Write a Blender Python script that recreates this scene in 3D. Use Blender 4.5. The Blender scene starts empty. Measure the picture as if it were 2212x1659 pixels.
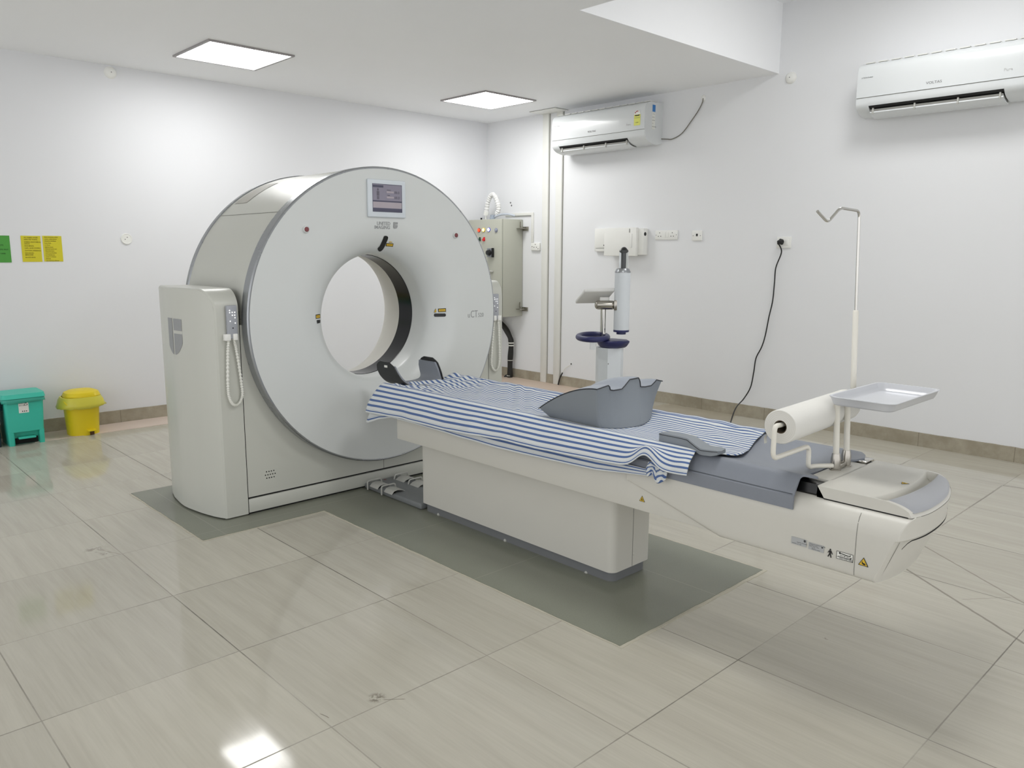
import bpy, bmesh, math, random
from mathutils import Vector, Matrix, noise
random.seed(7)
PI = math.pi
SC = bpy.context.scene
COL = SC.collection

# ------------------------------------------------------------------ camera
F, YAW, PIT, ROL, H = 1699.64, math.radians(43.56324), math.radians(-9.51016), math.radians(0.28328), 1.354
CX, CY = 1106.0, 829.5
fw = Vector((math.cos(PIT)*math.sin(YAW), math.cos(PIT)*math.cos(YAW), math.sin(PIT)))
r0 = Vector((math.cos(YAW), -math.sin(YAW), 0)); u0 = r0.cross(fw)
RT = math.cos(ROL)*r0+math.sin(ROL)*u0; UP = -math.sin(ROL)*r0+math.cos(ROL)*u0
CAM = Vector((0, 0, H))
def ray(x, y): return RT*((x-CX)/F)-UP*((y-CY)/F)+fw
def at_x(x, y, X): d = ray(x, y); return CAM+d*(X/d.x)
def at_y(x, y, Y): d = ray(x, y); return CAM+d*(Y/d.y)
def at_z(x, y, Z): d = ray(x, y); return CAM+d*((Z-H)/d.z)
cd = bpy.data.cameras.new('camera'); cd.sensor_fit = 'HORIZONTAL'; cd.sensor_width = 36; cd.lens = F*36/2212
cd.clip_start = .05
cam = bpy.data.objects.new('camera', cd); COL.objects.link(cam)
M = Matrix.Identity(4)
for i, v in enumerate((RT, UP, -fw)):
    for k in range(3): M[k][i] = v[k]
M.translation = CAM; cam.matrix_world = M; SC.camera = cam
vs = SC.view_settings; vs.view_transform = 'Standard'; vs.look = 'None'; vs.gamma = 1; vs.use_curve_mapping = False
vs.exposure = 0.85
SC.cycles.max_bounces = 14; SC.cycles.diffuse_bounces = 8; SC.cycles.glossy_bounces = 5; SC.cycles.transmission_bounces = 8

# ------------------------------------------------------------------ materials
def lin(c):
    f = lambda v: v/12.92 if v <= .04045 else ((v+.055)/1.055)**2.4
    return tuple(f(v/255) for v in c)+(1,)
class NT:
    def __init__(s, name):
        s.m = bpy.data.materials.new(name); s.m.use_nodes = True; s.t = s.m.node_tree; s.t.nodes.clear()
        s.out = s.n('ShaderNodeOutputMaterial'); s.b = s.n('ShaderNodeBsdfPrincipled'); s.l(s.b.outputs[0], s.out.inputs[0])
    def n(s, t, **k):
        o = s.t.nodes.new(t)
        for a, v in k.items(): setattr(o, a, v)
        return o
    def l(s, a, b): s.t.links.new(a, b)
    def put(s, sock, v):
        if hasattr(v, 'is_output'): s.l(v, sock)
        else: sock.default_value = v
    def math(s, op, a, b=0.0, c=None):
        o = s.n('ShaderNodeMath', operation=op); s.put(o.inputs[0], a); s.put(o.inputs[1], b)
        if c is not None: s.put(o.inputs[2], c)
        return o.outputs[0]
    def mix(s, f, a, b):
        o = s.n('ShaderNodeMix', data_type='RGBA'); s.put(o.inputs[0], f); s.put(o.inputs[6], a); s.put(o.inputs[7], b); return o.outputs[2]
    def ramp(s, f, lo, hi, a=0.0, b=1.0):
        o = s.n('ShaderNodeMapRange', interpolation_type='SMOOTHSTEP'); s.put(o.inputs[0], f)
        for i, v in enumerate((lo, hi, a, b)): s.put(o.inputs[i+1], v)
        return o.outputs[0]
    def noise(s, vec, scale, detail=3, rough=.5, dist=0):
        o = s.n('ShaderNodeTexNoise'); s.l(vec, o.inputs['Vector']); o.inputs['Scale'].default_value = scale
        o.inputs['Detail'].default_value = detail; o.inputs['Roughness'].default_value = rough; o.inputs['Distortion'].default_value = dist
        return o.outputs['Fac']
    def obj(s): return s.n('ShaderNodeTexCoord').outputs['Object']
    def bump(s, h, strength, dist):
        o = s.n('ShaderNodeBump'); o.inputs['Strength'].default_value = strength; o.inputs['Distance'].default_value = dist
        s.l(h, o.inputs['Height']); s.l(o.outputs[0], s.b.inputs['Normal'])
MATS = {}
def mat(name, c, rough=.5, metal=0, var=.03, scale=9, bump=0, bscale=60, spec=.5, coat=0, trans=0, emit=0, emc=None, alpha=1, ior=None):
    if name in MATS: return MATS[name]
    s = NT(name); p = s.obj(); L = lin(c)
    nz = s.noise(p, scale)
    lo = tuple(v*(1-var) for v in L[:3])+(1,); hi = tuple(min(1, v*(1+var)) for v in L[:3])+(1,)
    s.l(s.mix(nz, lo, hi), s.b.inputs['Base Color'])
    s.l(s.ramp(nz, 0, 1, max(0, rough-.03), min(1, rough+.03)), s.b.inputs['Roughness'])
    s.b.inputs['Metallic'].default_value = metal; s.b.inputs['Specular IOR Level'].default_value = spec
    s.b.inputs['Coat Weight'].default_value = coat; s.b.inputs['Coat Roughness'].default_value = .08
    s.b.inputs['Transmission Weight'].default_value = trans; s.b.inputs['Alpha'].default_value = alpha
    if ior: s.b.inputs['IOR'].default_value = ior
    if emit:
        s.b.inputs['Emission Color'].default_value = lin(emc or c); s.b.inputs['Emission Strength'].default_value = emit
    if bump: s.bump(s.noise(p, bscale, 4), bump, .002)
    MATS[name] = s.m; return s.m

SHELL = (226, 227, 222)
m_white = mat('scanner_white', (206, 209, 208), .32, var=.01)
m_cream = mat('warm_white_plastic', (204, 202, 194), .4, var=.012)
m_cover = mat('side_cover_white', (192, 193, 185), .35, var=.01)
m_silver = mat('silver_rim', (160, 163, 166), .28, metal=.75, var=.02)
m_chrome = mat('chrome', (205, 203, 198), .12, metal=1, var=.02)
m_steel = mat('satin_steel', (176, 172, 164), .22, metal=1, var=.04)
m_black = mat('black_plastic', (17, 18, 20), .35, var=.1)
m_bore = mat('bore_ring_black', (12, 14, 18), .2, var=.05, spec=.3)
m_dark = mat('dark_gap', (14, 14, 13), .8)
m_seam = mat('seam_grey', (120, 120, 113), .7)
m_vinyl = mat('grey_vinyl', (126, 131, 140), .42, var=.04, bump=.25, bscale=260)
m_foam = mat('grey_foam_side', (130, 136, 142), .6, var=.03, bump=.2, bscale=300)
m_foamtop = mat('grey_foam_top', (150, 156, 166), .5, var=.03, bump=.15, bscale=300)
m_grey = mat('grey_plastic', (112, 116, 118), .45)
m_hgrey = mat('handle_grey', (158, 160, 165), .33, var=.02)
m_decal = mat('logo_grey', (150, 152, 153), .5, metal=.2)
m_ctrl = mat('controller_grey', (162, 165, 172), .45)
m_cord = mat('white_cord', (225, 225, 218), .5)
m_btnw = mat('button_white', (250, 250, 250), .35, emit=.25)  # slight glow put into the white so the buttons look brighter
m_yellow = mat('warning_yellow', (214, 178, 52), .5)
m_ink = mat('ink_black', (18, 17, 16), .6)
m_sticker = mat('sticker_grey', (172, 174, 175), .45)
m_paper = mat('sticker_white', (228, 228, 222), .5)
m_inkg = mat('ink_grey', (110, 110, 110), .6)
m_red = mat('red_button', (150, 30, 36), .35)
m_redgrey = mat('red_button_dim', (120, 62, 66), .4)
m_navy = mat('navy_plastic', (34, 38, 88), .4)
m_inj = mat('injector_white', (212, 217, 222), .4)
m_injd = mat('injector_offwhite', (216, 216, 214), .42)
m_glass = mat('clear_plastic', (240, 244, 246), .06, trans=.95, ior=1.3, var=.0)
m_trayw = mat('tray_enamel', (206, 208, 213), .36, metal=.3, var=.01)
m_tube = mat('rod_enamel', (225, 222, 212), .35)
m_roll = mat('paper_roll_white', (219, 218, 213), .85, bump=.1, bscale=120)
m_core = mat('cardboard_core', (90, 80, 66), .9)
m_pedal = mat('pedal_grey', (178, 178, 172), .5)
m_pedbase = mat('pedal_base_grey', (118, 121, 122), .45)
m_ac = mat('ac_white', (212, 215, 216), .22, var=.006, coat=.2)
m_acd = mat('ac_inner_grey', (150, 150, 146), .5)
m_switch = mat('switch_white', (232, 232, 228), .35)
m_cab = mat('cabinet_putty', (178, 179, 167), .42, var=.02)
m_hose = mat('black_hose', (26, 25, 22), .5, bump=.4, bscale=90)
m_trunk = mat('trunking_white', (222, 222, 217), .5, bump=.1)
m_teal = mat('teal_plastic', (58, 190, 168), .4)
m_teald = mat('teal_liner', (70, 185, 165), .3, alpha=.8)
m_yb = mat('yellow_plastic', (226, 202, 22), .4)
m_yl = mat('yellow_liner', (216, 208, 74), .3, alpha=.9, bump=.5, bscale=30)
m_dk = mat('dark_blue_plastic', (30, 38, 52), .45)
m_green = mat('green_paper', (76, 152, 62), .7)
m_ypap = mat('yellow_paper', (206, 196, 40), .7)
m_oliv = mat('olive_ink', (120, 112, 20), .7)
m_gink = mat('green_ink', (36, 84, 30), .7)
m_blue = mat('label_blue', (50, 120, 190), .4)
m_elab = mat('energy_yellow', (222, 224, 110), .5)
m_plug = mat('plug_black', (16, 16, 16), .4)
m_screen = mat('screen_face', (128, 124, 138), .25, emit=.05)
m_scrd = mat('screen_dark', (74, 74, 92), .25, emit=.02)
m_scrl = mat('screen_light', (160, 152, 158), .25, emit=.05)
m_scri = mat('screen_ink', (92, 88, 100), .4)
m_bezel = mat('display_bezel', (205, 212, 218), .35)
m_carbon = mat('carbon_black', (14, 14, 15), .3)

# ------------------------------------------------------------------ mesh builder
class MB:
    def __init__(s): s.v = []; s.f = []; s.m = []; s.uv = {}
    def add(s, vs_, fs_, m=0):
        o = len(s.v); s.v += [Vector(v) for v in vs_]
        for f in fs_: s.f.append(tuple(i+o for i in f)); s.m.append(m)
        return s
    def bm(s, bm, m=0):
        bm.verts.index_update(); s.add([v.co.copy() for v in bm.verts], [[v.index for v in f.verts] for f in bm.faces], m); bm.free(); return s
    def box(s, a, b, bev=0, seg=2, m=0, vert_only=False):
        bm = bmesh.new(); bmesh.ops.create_cube(bm, size=1)
        a = Vector(a); b = Vector(b); lo = Vector(map(min, a, b)); hi = Vector(map(max, a, b)); c = (lo+hi)/2; d = hi-lo
        for v in bm.verts: v.co = Vector((v.co.x*d.x, v.co.y*d.y, v.co.z*d.z))+c
        if bev:
            es = [e for e in bm.edges if not vert_only or abs(e.verts[0].co.z-e.verts[1].co.z) > 1e-5]
            bmesh.ops.bevel(bm, geom=es, offset=bev, segments=seg, affect='EDGES', profile=.5)
        return s.bm(bm, m)
    def obox(s, c, ax, ay, az, bev=0, seg=2, m=0):      # oriented box: centre and three half-axis vectors
        k = MB().box((-1, -1, -1), (1, 1, 1)) if not bev else None
        c = Vector(c); ax = Vector(ax); ay = Vector(ay); az = Vector(az)
        lx, ly, lz = ax.length, ay.length, az.length
        k = MB().box((-lx, -ly, -lz), (lx, ly, lz), bev, seg)
        X, Y, Z = ax.normalized(), ay.normalized(), az.normalized()
        return s.add([c+X*v.x+Y*v.y+Z*v.z for v in k.v], k.f, m)
    def prism(s, poly, org, ux, uy, n, m=0, bev=0, seg=2):   # polygon in the (ux,uy) plane at org, pushed along n
        org = Vector(org); ux = Vector(ux); uy = Vector(uy); n = Vector(n); k = len(poly)
        if not bev:
            base = [org+ux*p[0]+uy*p[1] for p in poly]
            return s.add(base+[b+n for b in base], [tuple(range(k))[::-1], tuple(range(k, 2*k))]+[(i, (i+1) % k, (i+1) % k+k, i+k) for i in range(k)], m)
        bm = bmesh.new(); vv = [bm.verts.new(org+ux*p[0]+uy*p[1]) for p in poly]; f = bm.faces.new(vv)
        r = bmesh.ops.extrude_face_region(bm, geom=[f])
        bmesh.ops.translate(bm, verts=[g for g in r['geom'] if isinstance(g, bmesh.types.BMVert)], vec=n)
        bmesh.ops.recalc_face_normals(bm, faces=bm.faces)
        bmesh.ops.bevel(bm, geom=bm.edges[:], offset=bev, segments=seg, affect='EDGES', profile=.5)
        return s.bm(bm, m)
    def tube(s, path, r, n=10, m=0, caps=True, rf=None):
        P = [Vector(p) for p in path]; k = len(P); ring = []; up = None
        for i, p in enumerate(P):
            t = (P[min(i+1, k-1)]-P[max(i-1, 0)]).normalized()
            if up is None: up = t.orthogonal().normalized()
            up = (up-t*up.dot(t)); up = up.normalized() if up.length > 1e-6 else t.orthogonal().normalized()
            w = t.cross(up); rr = rf(i/(k-1)) if rf else (r[i] if isinstance(r, (list, tuple)) else r)
            ring += [p+(up*math.cos(2*PI*j/n)+w*math.sin(2*PI*j/n))*rr for j in range(n)]
        fs = [(i*n+j, i*n+(j+1) % n, (i+1)*n+(j+1) % n, (i+1)*n+j) for i in range(k-1) for j in range(n)]
        if caps: fs += [tuple(range(n))[::-1], tuple((k-1)*n+j for j in range(n))]
        return s.add(ring, fs, m)
    def cyl(s, a, b, r, r2=None, n=24, m=0): return s.tube([a, b], [r, r if r2 is None else r2], n, m)
    def lathe(s, prof, c, axis, n=64, m=0, closed=False, mf=None):     # prof: (radius, height along axis)
        c = Vector(c); ax = Vector(axis).normalized(); u = ax.orthogonal().normalized(); w = ax.cross(u); k = len(prof); o = len(s.v)
        vs_ = [c+ax*h+(u*math.cos(2*PI*j/n)+w*math.sin(2*PI*j/n))*r for r, h in prof for j in range(n)]
        for i in range(k if closed else k-1):
            mm = mf(i) if mf else m
            for j in range(n):
                i2 = (i+1) % k; s.f.append((o+i*n+j, o+i*n+(j+1) % n, o+i2*n+(j+1) % n, o+i2*n+j)); s.m.append(mm)
        s.v += vs_; return s
    def grid(s, fn, nu, nv, m=0, cu=False, cv=False):
        o = len(s.v); s.v += [Vector(fn(i, j)) for i in range(nu) for j in range(nv)]
        for i in range(nu if cu else nu-1):
            for j in range(nv if cv else nv-1):
                i2, j2 = (i+1) % nu, (j+1) % nv
                s.f.append((o+i*nv+j, o+i2*nv+j, o+i2*nv+j2, o+i*nv+j2)); s.m.append(m)
        return s
    def disc(s, c, n, r, k=24, m=0, t=.001):
        n = Vector(n).normalized(); c = Vector(c); return s.cyl(c, c+n*t, r, None, k, m)
    def sphere(s, c, r, n=16, m=0, sc=(1, 1, 1)):
        return s.grid(lambda i, j: (c[0]+r*sc[0]*math.sin(PI*i/n)*math.cos(2*PI*j/(2*n)), c[1]+r*sc[1]*math.sin(PI*i/n)*math.sin(2*PI*j/(2*n)), c[2]+r*sc[2]*math.cos(PI*i/n)), n+1, 2*n, m, cv=True)

OFF = {}
def wipe(bm):
    bmesh.ops.remove_doubles(bm, verts=bm.verts, dist=1e-6)
    bad = [f for f in bm.faces if f.calc_area() < 1e-12]
    if bad: bmesh.ops.delete(bm, geom=bad, context='FACES')
    bmesh.ops.recalc_face_normals(bm, faces=bm.faces)
def part(name, mb, m, parent=None, loc=(0, 0, 0), ang=38, uv=None, flat=False, weld=True, recalc=True):
    """links mb as ONE mesh object; vertices are in world space unless the thing is built in its own frame"""
    off = OFF.get(parent.name, Vector((0, 0, 0))) if parent else Vector(loc)
    me = bpy.data.meshes.new(name); me.from_pydata([tuple(v-off) for v in mb.v], [], mb.f)
    ms = m if isinstance(m, (list, tuple)) else [m]
    for x in ms: me.materials.append(x)
    me.polygons.foreach_set('material_index', mb.m)
    if uv:
        L = me.uv_layers.new(name='UVMap')
        for lp in me.loops: L.data[lp.index].uv = uv[lp.vertex_index]
    bm = bmesh.new(); bm.from_mesh(me)
    if weld and not uv: wipe(bm)
    elif recalc: bmesh.ops.recalc_face_normals(bm, faces=bm.faces)
    bm.to_mesh(me); bm.free()
    if not flat:
        me.polygons.foreach_set('use_smooth', [True]*len(me.polygons)); me.set_sharp_from_angle(angle=math.radians(ang))
    o = bpy.data.objects.new(name, me); COL.objects.link(o)
    if parent: o.parent = parent; OFF[o.name] = off
    else: o.location = Vector(loc); OFF[o.name] = Vector(loc)
    return o
def tag(o, label=None, cat=None, group=None, kind=None):
    if label: o['label'] = label
    if cat: o['category'] = cat
    if group: o['group'] = group
    if kind: o['kind'] = kind
    return o
def thing(name, label, cat, loc=(0, 0, 0), rz=None, group=None):
    o = bpy.data.objects.new(name, None); COL.objects.link(o); o.empty_display_size = .05
    o.location = loc
    if rz is not None: o.rotation_euler = (0, 0, rz); OFF[o.name] = Vector((0, 0, 0))
    else: OFF[o.name] = Vector(loc)
    return tag(o, label, cat, group)
def struct(name, mb, m, **k): o = part(name, mb, m, **k); o['kind'] = 'structure'; return o
def text(name, s, size, org, ux, uy, m, parent, align='LEFT', ext=.0004, sx=1.0, spacing=1.0, label=None, bold=0):
    cu = bpy.data.curves.new('t', 'FONT'); cu.body = s; cu.size = size; cu.align_x = align; cu.extrude = ext; cu.space_character = spacing
    cu.offset = bold; cu.resolution_u = 3
    o = bpy.data.objects.new('t', cu); COL.objects.link(o); dg = bpy.context.evaluated_depsgraph_get()
    me = bpy.data.meshes.new_from_object(o.evaluated_get(dg)); bpy.data.objects.remove(o); bpy.data.curves.remove(cu)
    org = Vector(org); ux = Vector(ux).normalized(); uy = Vector(uy).normalized(); n = ux.cross(uy)
    mb = MB(); mb.add([org+ux*v.co.x*sx+uy*v.co.y+n*v.co.z for v in me.vertices], [tuple(p.vertices) for p in me.polygons])
    bpy.data.meshes.remove(me)
    p = part(name, mb, m, parent, weld=False)
    if label: p['label'] = label
    return p
def smooth(pts, n=8):
    P = [Vector(p) for p in pts]; out = []
    for i in range(len(P)-1):
        a, b, c, d = P[max(i-1, 0)], P[i], P[i+1], P[min(i+2, len(P)-1)]
        for k in range(n):
            t = k/n; out.append(.5*((2*b)+(c-a)*t+(2*a-5*b+4*c-d)*t*t+(3*b-a-3*c+d)*t**3))
    out.append(P[-1]); return out
def fillet(pts, r, n=6):
    P = [Vector(p) for p in pts]; out = [P[0]]
    for i in range(1, len(P)-1):
        a, b, c = P[i-1], P[i], P[i+1]; d1 = (a-b); d2 = (c-b); k = min(r, d1.length*.49, d2.length*.49)
        p = b+d1.normalized()*k; q = b+d2.normalized()*k
        for j in range(n+1):
            t = j/n; out.append(p*(1-t)**2+b*2*t*(1-t)+q*t*t)
    out.append(P[-1]); return out
def lerp(a, b, t): return a+(b-a)*t
def interp(tab, x):
    if x <= tab[0][0]: return tab[0][1]
    for (a, b), (c, d) in zip(tab, tab[1:]):
        if x <= c: return lerp(b, d, (x-a)/(c-a))
    return tab[-1][1]
def sstep(a, b, x): t = max(0, min(1, (x-a)/(b-a))); return t*t*(3-2*t)
def roundrect(w, h, r, n=5):
    out = []
    for cx, cy, a in ((w-r, r, -PI/2), (w-r, h-r, 0), (r, h-r, PI/2), (r, r, PI)):
        for k in range(n+1): t = a+PI/2*k/n; out.append((cx+r*math.cos(t), cy+r*math.sin(t)))
    return out
EX, EY, EZ = Vector((1, 0, 0)), Vector((0, 1, 0)), Vector((0, 0, 1))

# ------------------------------------------------------------------ the room
XR, YB, ZC, ZH = 5.894, 6.60, 2.724, 3.235
XL, YF = -2.4, -3.2
RX, RY = 3.583, 3.22          # corner of the raised part of the ceiling

def wall_mat(name, c, b=.25):
    s = NT(name); p = s.obj(); L = lin(c)
    n1 = s.noise(p, .9, 3); n2 = s.noise(p, 14, 5, .6)
    base = s.mix(n1, tuple(v*.975 for v in L[:3])+(1,), tuple(v*1.02 for v in L[:3])+(1,))
    s.l(base, s.b.inputs['Base Color']); s.b.inputs['Roughness'].default_value = .62; s.b.inputs['Specular IOR Level'].default_value = .3
    s.bump(s.math('ADD', s.math('MULTIPLY', n2, .5), s.noise(p, 3.2, 3)), b, .004)
    return s.m
m_wall = wall_mat('painted_wall', (224, 225, 228)); m_wallr = wall_mat('painted_rough_wall', (227, 228, 230), .45)
m_ceil = wall_mat('painted_ceiling', (243, 244, 246), .15)

def floor_mat():
    s = NT('floor_tiles'); p = s.obj(); sp = s.n('ShaderNodeSeparateXYZ'); s.l(p, sp.inputs[0]); x, y = sp.outputs[0], sp.outputs[1]
    tx = s.math('DIVIDE', s.math('SUBTRACT', x, 1.056), .6); ty = s.math('DIVIDE', s.math('SUBTRACT', y, .657), .601)
    dist = lambda t: s.math('MULTIPLY', s.math('ABSOLUTE', s.math('SUBTRACT', s.math('FRACT', s.math('ADD', t, .5)), .5)), .6)
    wob = s.math('MULTIPLY', s.math('SUBTRACT', s.noise(p, 22, 3), .5), .0022)
    dx = s.math('ADD', dist(tx), wob); dy = s.math('ADD', dist(ty), wob)
    vis = s.ramp(s.noise(p, 1.1, 2), .4, .62, .22, .85)
    gx = s.math('MULTIPLY', s.ramp(dx, .0008, .0030, 1, 0), s.ramp(s.noise(p, .8, 2), .36, .56, .3, 1.0)); gy = s.math('MULTIPLY', s.ramp(dy, .0007, .0028, 1, 0), vis)
    grout = s.math('MAXIMUM', gx, gy)
    # per tile tone
    cell = s.n('ShaderNodeCombineXYZ'); s.l(s.math('FLOOR', tx), cell.inputs[0]); s.l(s.math('FLOOR', ty), cell.inputs[1])
    wn = s.n('ShaderNodeTexWhiteNoise', noise_dimensions='3D'); s.l(cell.outputs[0], wn.inputs['Vector'])
    gv = s.n('ShaderNodeCombineXYZ')
    s.l(s.math('ADD', s.math('MULTIPLY', x, 9), s.math('MULTIPLY', wn.outputs['Value'], 40)), gv.inputs[0]); s.l(s.math('MULTIPLY', y, .55), gv.inputs[1])
    g1 = s.noise(gv.outputs[0], 2.2, 6, .62, .35)
    gv2 = s.n('ShaderNodeCombineXYZ'); s.l(s.math('ADD', s.math('MULTIPLY', x, 60), s.math('MULTIPLY', wn.outputs['Value'], 17)), gv2.inputs[0]); s.l(s.math('MULTIPLY', y, 2.5), gv2.inputs[1])
    g2 = s.noise(gv2.outputs[0], 1.6, 4, .6)
    grain = s.math('ADD', s.math('MULTIPLY', g1, .65), s.math('MULTIPLY', g2, .35))
    a, b = lin((178, 173, 159)), lin((190, 186, 172))
    col = s.mix(s.ramp(grain, .3, .7), a, b)
    tone = s.n('ShaderNodeHueSaturation'); s.l(col, tone.inputs['Color']); s.l(s.ramp(wn.outputs['Value'], 0, 1, .955, 1.03), tone.inputs['Value']); tone.inputs['Fac'].default_value = 1
    tone.inputs['Saturation'].default_value = .92
    col = tone.outputs[0]
    stain = s.ramp(s.noise(p, 2.7, 4), .62, .8, 0, .16)
    col = s.mix(stain, col, lin((160, 149, 132)))
    col = s.mix(s.math('MULTIPLY', grout, .85), col, lin((74, 70, 62)))
    # long patched cuts and a few chips in the tiles
    def seg(x0, y0, x1, y1, w, k):
        L = math.hypot(x1-x0, y1-y0); ux, uy = (x1-x0)/L, (y1-y0)/L
        rx = s.math('SUBTRACT', x, x0); ry = s.math('SUBTRACT', y, y0)
        d = s.math('ABSOLUTE', s.math('ADD', s.math('SUBTRACT', s.math('MULTIPLY', rx, uy), s.math('MULTIPLY', ry, ux)), s.math('MULTIPLY', wob, 3)))
        t = s.math('ADD', s.math('MULTIPLY', rx, ux), s.math('MULTIPLY', ry, uy))
        on = s.math('MULTIPLY', s.ramp(t, 0, .01), s.ramp(t, L-.01, L, 1, 0))
        return s.math('MULTIPLY', s.math('MULTIPLY', s.ramp(d, w*.4, w, 1, 0), on), k)
    for q in ((3.60, 1.325, 2.9, .35, .0075, .62), (3.95, 1.37, 3.2, .342, .006, .5), (3.329, .901, 3.502, .769, .003, .35), (4.20, 1.26, 5.23, 1.263, .004, .4), (5.23, 1.263, 5.256, 1.13, .006, .7),
              (1.242, 1.877, 1.30, 1.83, .0018, .8), (1.067, 1.946, 1.075, 1.90, .002, .7), (.989, 3.795, 1.051, 3.661, .002, .5)):
        col = s.mix(seg(*q), col, lin((98, 92, 80)))
    def chip(x0, y0, r, k):
        d = s.math('SQRT', s.math('ADD', s.math('POWER', s.math('SUBTRACT', x, x0), 2), s.math('POWER', s.math('SUBTRACT', y, y0), 2)))
        return s.math('MULTIPLY', s.math('MULTIPLY', s.ramp(d, r*.3, r, 1, 0), s.ramp(s.noise(p, 34, 5, .7), .47, .56)), k)
    for q in ((1.236, 1.898, .036, .75), (.985, 3.80, .06, .5), (1.0, 3.72, .035, .4), (2.62, 1.12, .012, .9)):
        col = s.mix(chip(*q), col, lin((104, 98, 86)))
    s.l(col, s.b.inputs['Base Color'])
    s.l(s.math('ADD', s.ramp(s.noise(p, 6, 4), .3, .7, .055, .10), s.math('MULTIPLY', grout, .4)), s.b.inputs['Roughness'])
    s.b.inputs['Specular IOR Level'].default_value = .26
    s.bump(s.math('ADD', s.math('MULTIPLY', grout, -1), s.math('MULTIPLY', s.noise(p, 1.6, 2), .25)), .25, .0012)
    return s.m
m_floor = floor_mat()
struct('floor', MB().box((XL, YF, -.08), (XR, YB, 0)), m_floor, flat=True)
struct('wall_back', MB().box((XL-.1, YB, -.08), (XR+.15, YB+.15, ZH+.1)), m_wall, flat=True)
struct('wall_right', MB().box((XR, YF-.1, -.08), (XR+.15, YB+.1, ZH+.1)), m_wallr, flat=True)
cb = MB()
cb.box((XL, RY, ZC), (XR, YB, ZC+.7)); cb.box((XL, YF, ZC), (RX, RY, ZC+.7)); cb.box((RX, YF, ZH), (XR, RY, ZH+.2))
struct('ceiling', cb, m_ceil, flat=True, weld=False)

def skirt_mat():
    s = NT('skirting_tile'); p = s.obj(); n = s.noise(p, 7, 5, .65); n2 = s.noise(p, 1.7, 3)
    c = s.mix(s.ramp(n, .3, .75), lin((150, 142, 124)), lin((174, 167, 150))); c = s.mix(s.ramp(n2, .45, .75, 0, .35), c, lin((125, 117, 100)))
    sp = s.n('ShaderNodeSeparateXYZ'); s.l(p, sp.inputs[0])
    for k in (0, 1):
        d = s.math('MULTIPLY', s.math('ABSOLUTE', s.math('SUBTRACT', s.math('FRACT', s.math('DIVIDE', s.math('ADD', sp.outputs[k], .13), .6)), .5)), .6)
        c = s.mix(s.ramp(d, .001, .003, .6, 0), c, lin((92, 85, 72)))
    s.l(c, s.b.inputs['Base Color']); s.b.inputs['Roughness'].default_value = .5; s.bump(n, .2, .002); return s.m
m_skirt = skirt_mat()
def ragged(a, b, up, out, h, t):     # a skirting run whose top edge is uneven where paint laps over it
    a = Vector(a); b = Vector(b); n = int((b-a).length/.03); mb = MB(); rows = []
    def f(i, j):
        p = lerp(a, b, i/n); hh = h+(noise.noise((p.x*3.1, p.y*3.1, 1))*.004+noise.noise((p.x*17, p.y*17, 4))*.0022)
        return (p, p+up*hh, p+up*hh+out*-t, p-out*t)[j] if False else [p+out*t, p+out*t+up*hh, p+up*hh, p][j]
    mb.grid(f, n+1, 4, cv=True); mb.add([f(0, j) for j in range(4)], [(0, 1, 2, 3)]); mb.add([f(n, j) for j in range(4)], [(3, 2, 1, 0)])
    return mb
struct('baseboard_back', ragged((XL, YB, 0), (XR-.012, YB, 0), EZ, -EY, .1, .012), m_skirt)
struct('baseboard_right', ragged((XR, YF, 0), (XR, YB, 0), EZ, -EX, .1, .012), m_skirt)

def pad_mat():
    s = NT('granite_pad'); p = s.obj(); n = s.noise(p, 5, 4); n2 = s.noise(p, 220, 2)
    c = s.mix(n, lin((126, 129, 116)), lin((134, 137, 124))); c = s.mix(s.ramp(n2, .4, .7, 0, .25), c, lin((112, 114, 102)))
    c = s.mix(s.ramp(s.noise(p, 1.3, 1), .45, .75, 0, .25), c, lin((116, 112, 98)))
    sp = s.n('ShaderNodeSeparateXYZ'); s.l(p, sp.inputs[0])
    for k, o in ((0, 1.50), (0, 2.64), (1, 3.66), (1, 3.0), (1, 2.36)):
        d = s.math('ABSOLUTE', s.math('ADD', s.math('SUBTRACT', sp.outputs[k], o), s.math('MULTIPLY', s.math('SUBTRACT', n, .5), .004)))
        c = s.mix(s.ramp(d, .0006, .003, .28, 0), c, lin((172, 170, 158)))
    s.l(c, s.b.inputs['Base Color']); s.l(s.ramp(n, .3, .7, .24, .27), s.b.inputs['Roughness']); s.b.inputs['Specular IOR Level'].default_value = .35; return s.m
def outline(pts, step, amp, seed):
    out = []
    for i, a in enumerate(pts):
        b = pts[(i+1) % len(pts)]; a2, b2 = Vector((*a, 0)), Vector((*b, 0)); n = max(2, int((b2-a2).length/step)); d = (b2-a2).normalized(); nn = Vector((d.y, -d.x, 0))
        for k in range(n):
            p = lerp(a2, b2, k/n); w = noise.noise((p.x*9, p.y*9, seed))*amp+noise.noise((p.x*40, p.y*40, seed))*amp*.6
            out.append(p+(nn*w if k else Vector((0, 0, 0))))
    return out
padpts = [(1.388, 3.572), (2.034, 3.572), (2.034, 1.587), (3.012, 1.587), (3.012, 3.572), (3.70, 3.572), (3.70, 4.57), (1.388, 4.57)]
def flat_poly(pts, z0, z1):
    k = len(pts); return MB().add([Vector((p.x, p.y, z0)) for p in pts]+[Vector((p.x, p.y, z1)) for p in pts], [tuple(range(k))[::-1], tuple(range(k, 2*k))]+[(i, (i+1) % k, (i+1) % k+k, i+k) for i in range(k)])
m_grout = mat('rough_grout', (186, 181, 166), .8, var=.1, scale=40)
bp = outline([(p[0]+dx, p[1]+dy) for p, (dx, dy) in zip(padpts, ((-.008, -.006), (-.008, -.006), (-.008, -.014), (.014, -.014), (.01, -.006), (.01, -.006), (.01, .006), (-.008, .006)))], .02, .006, 3)
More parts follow.
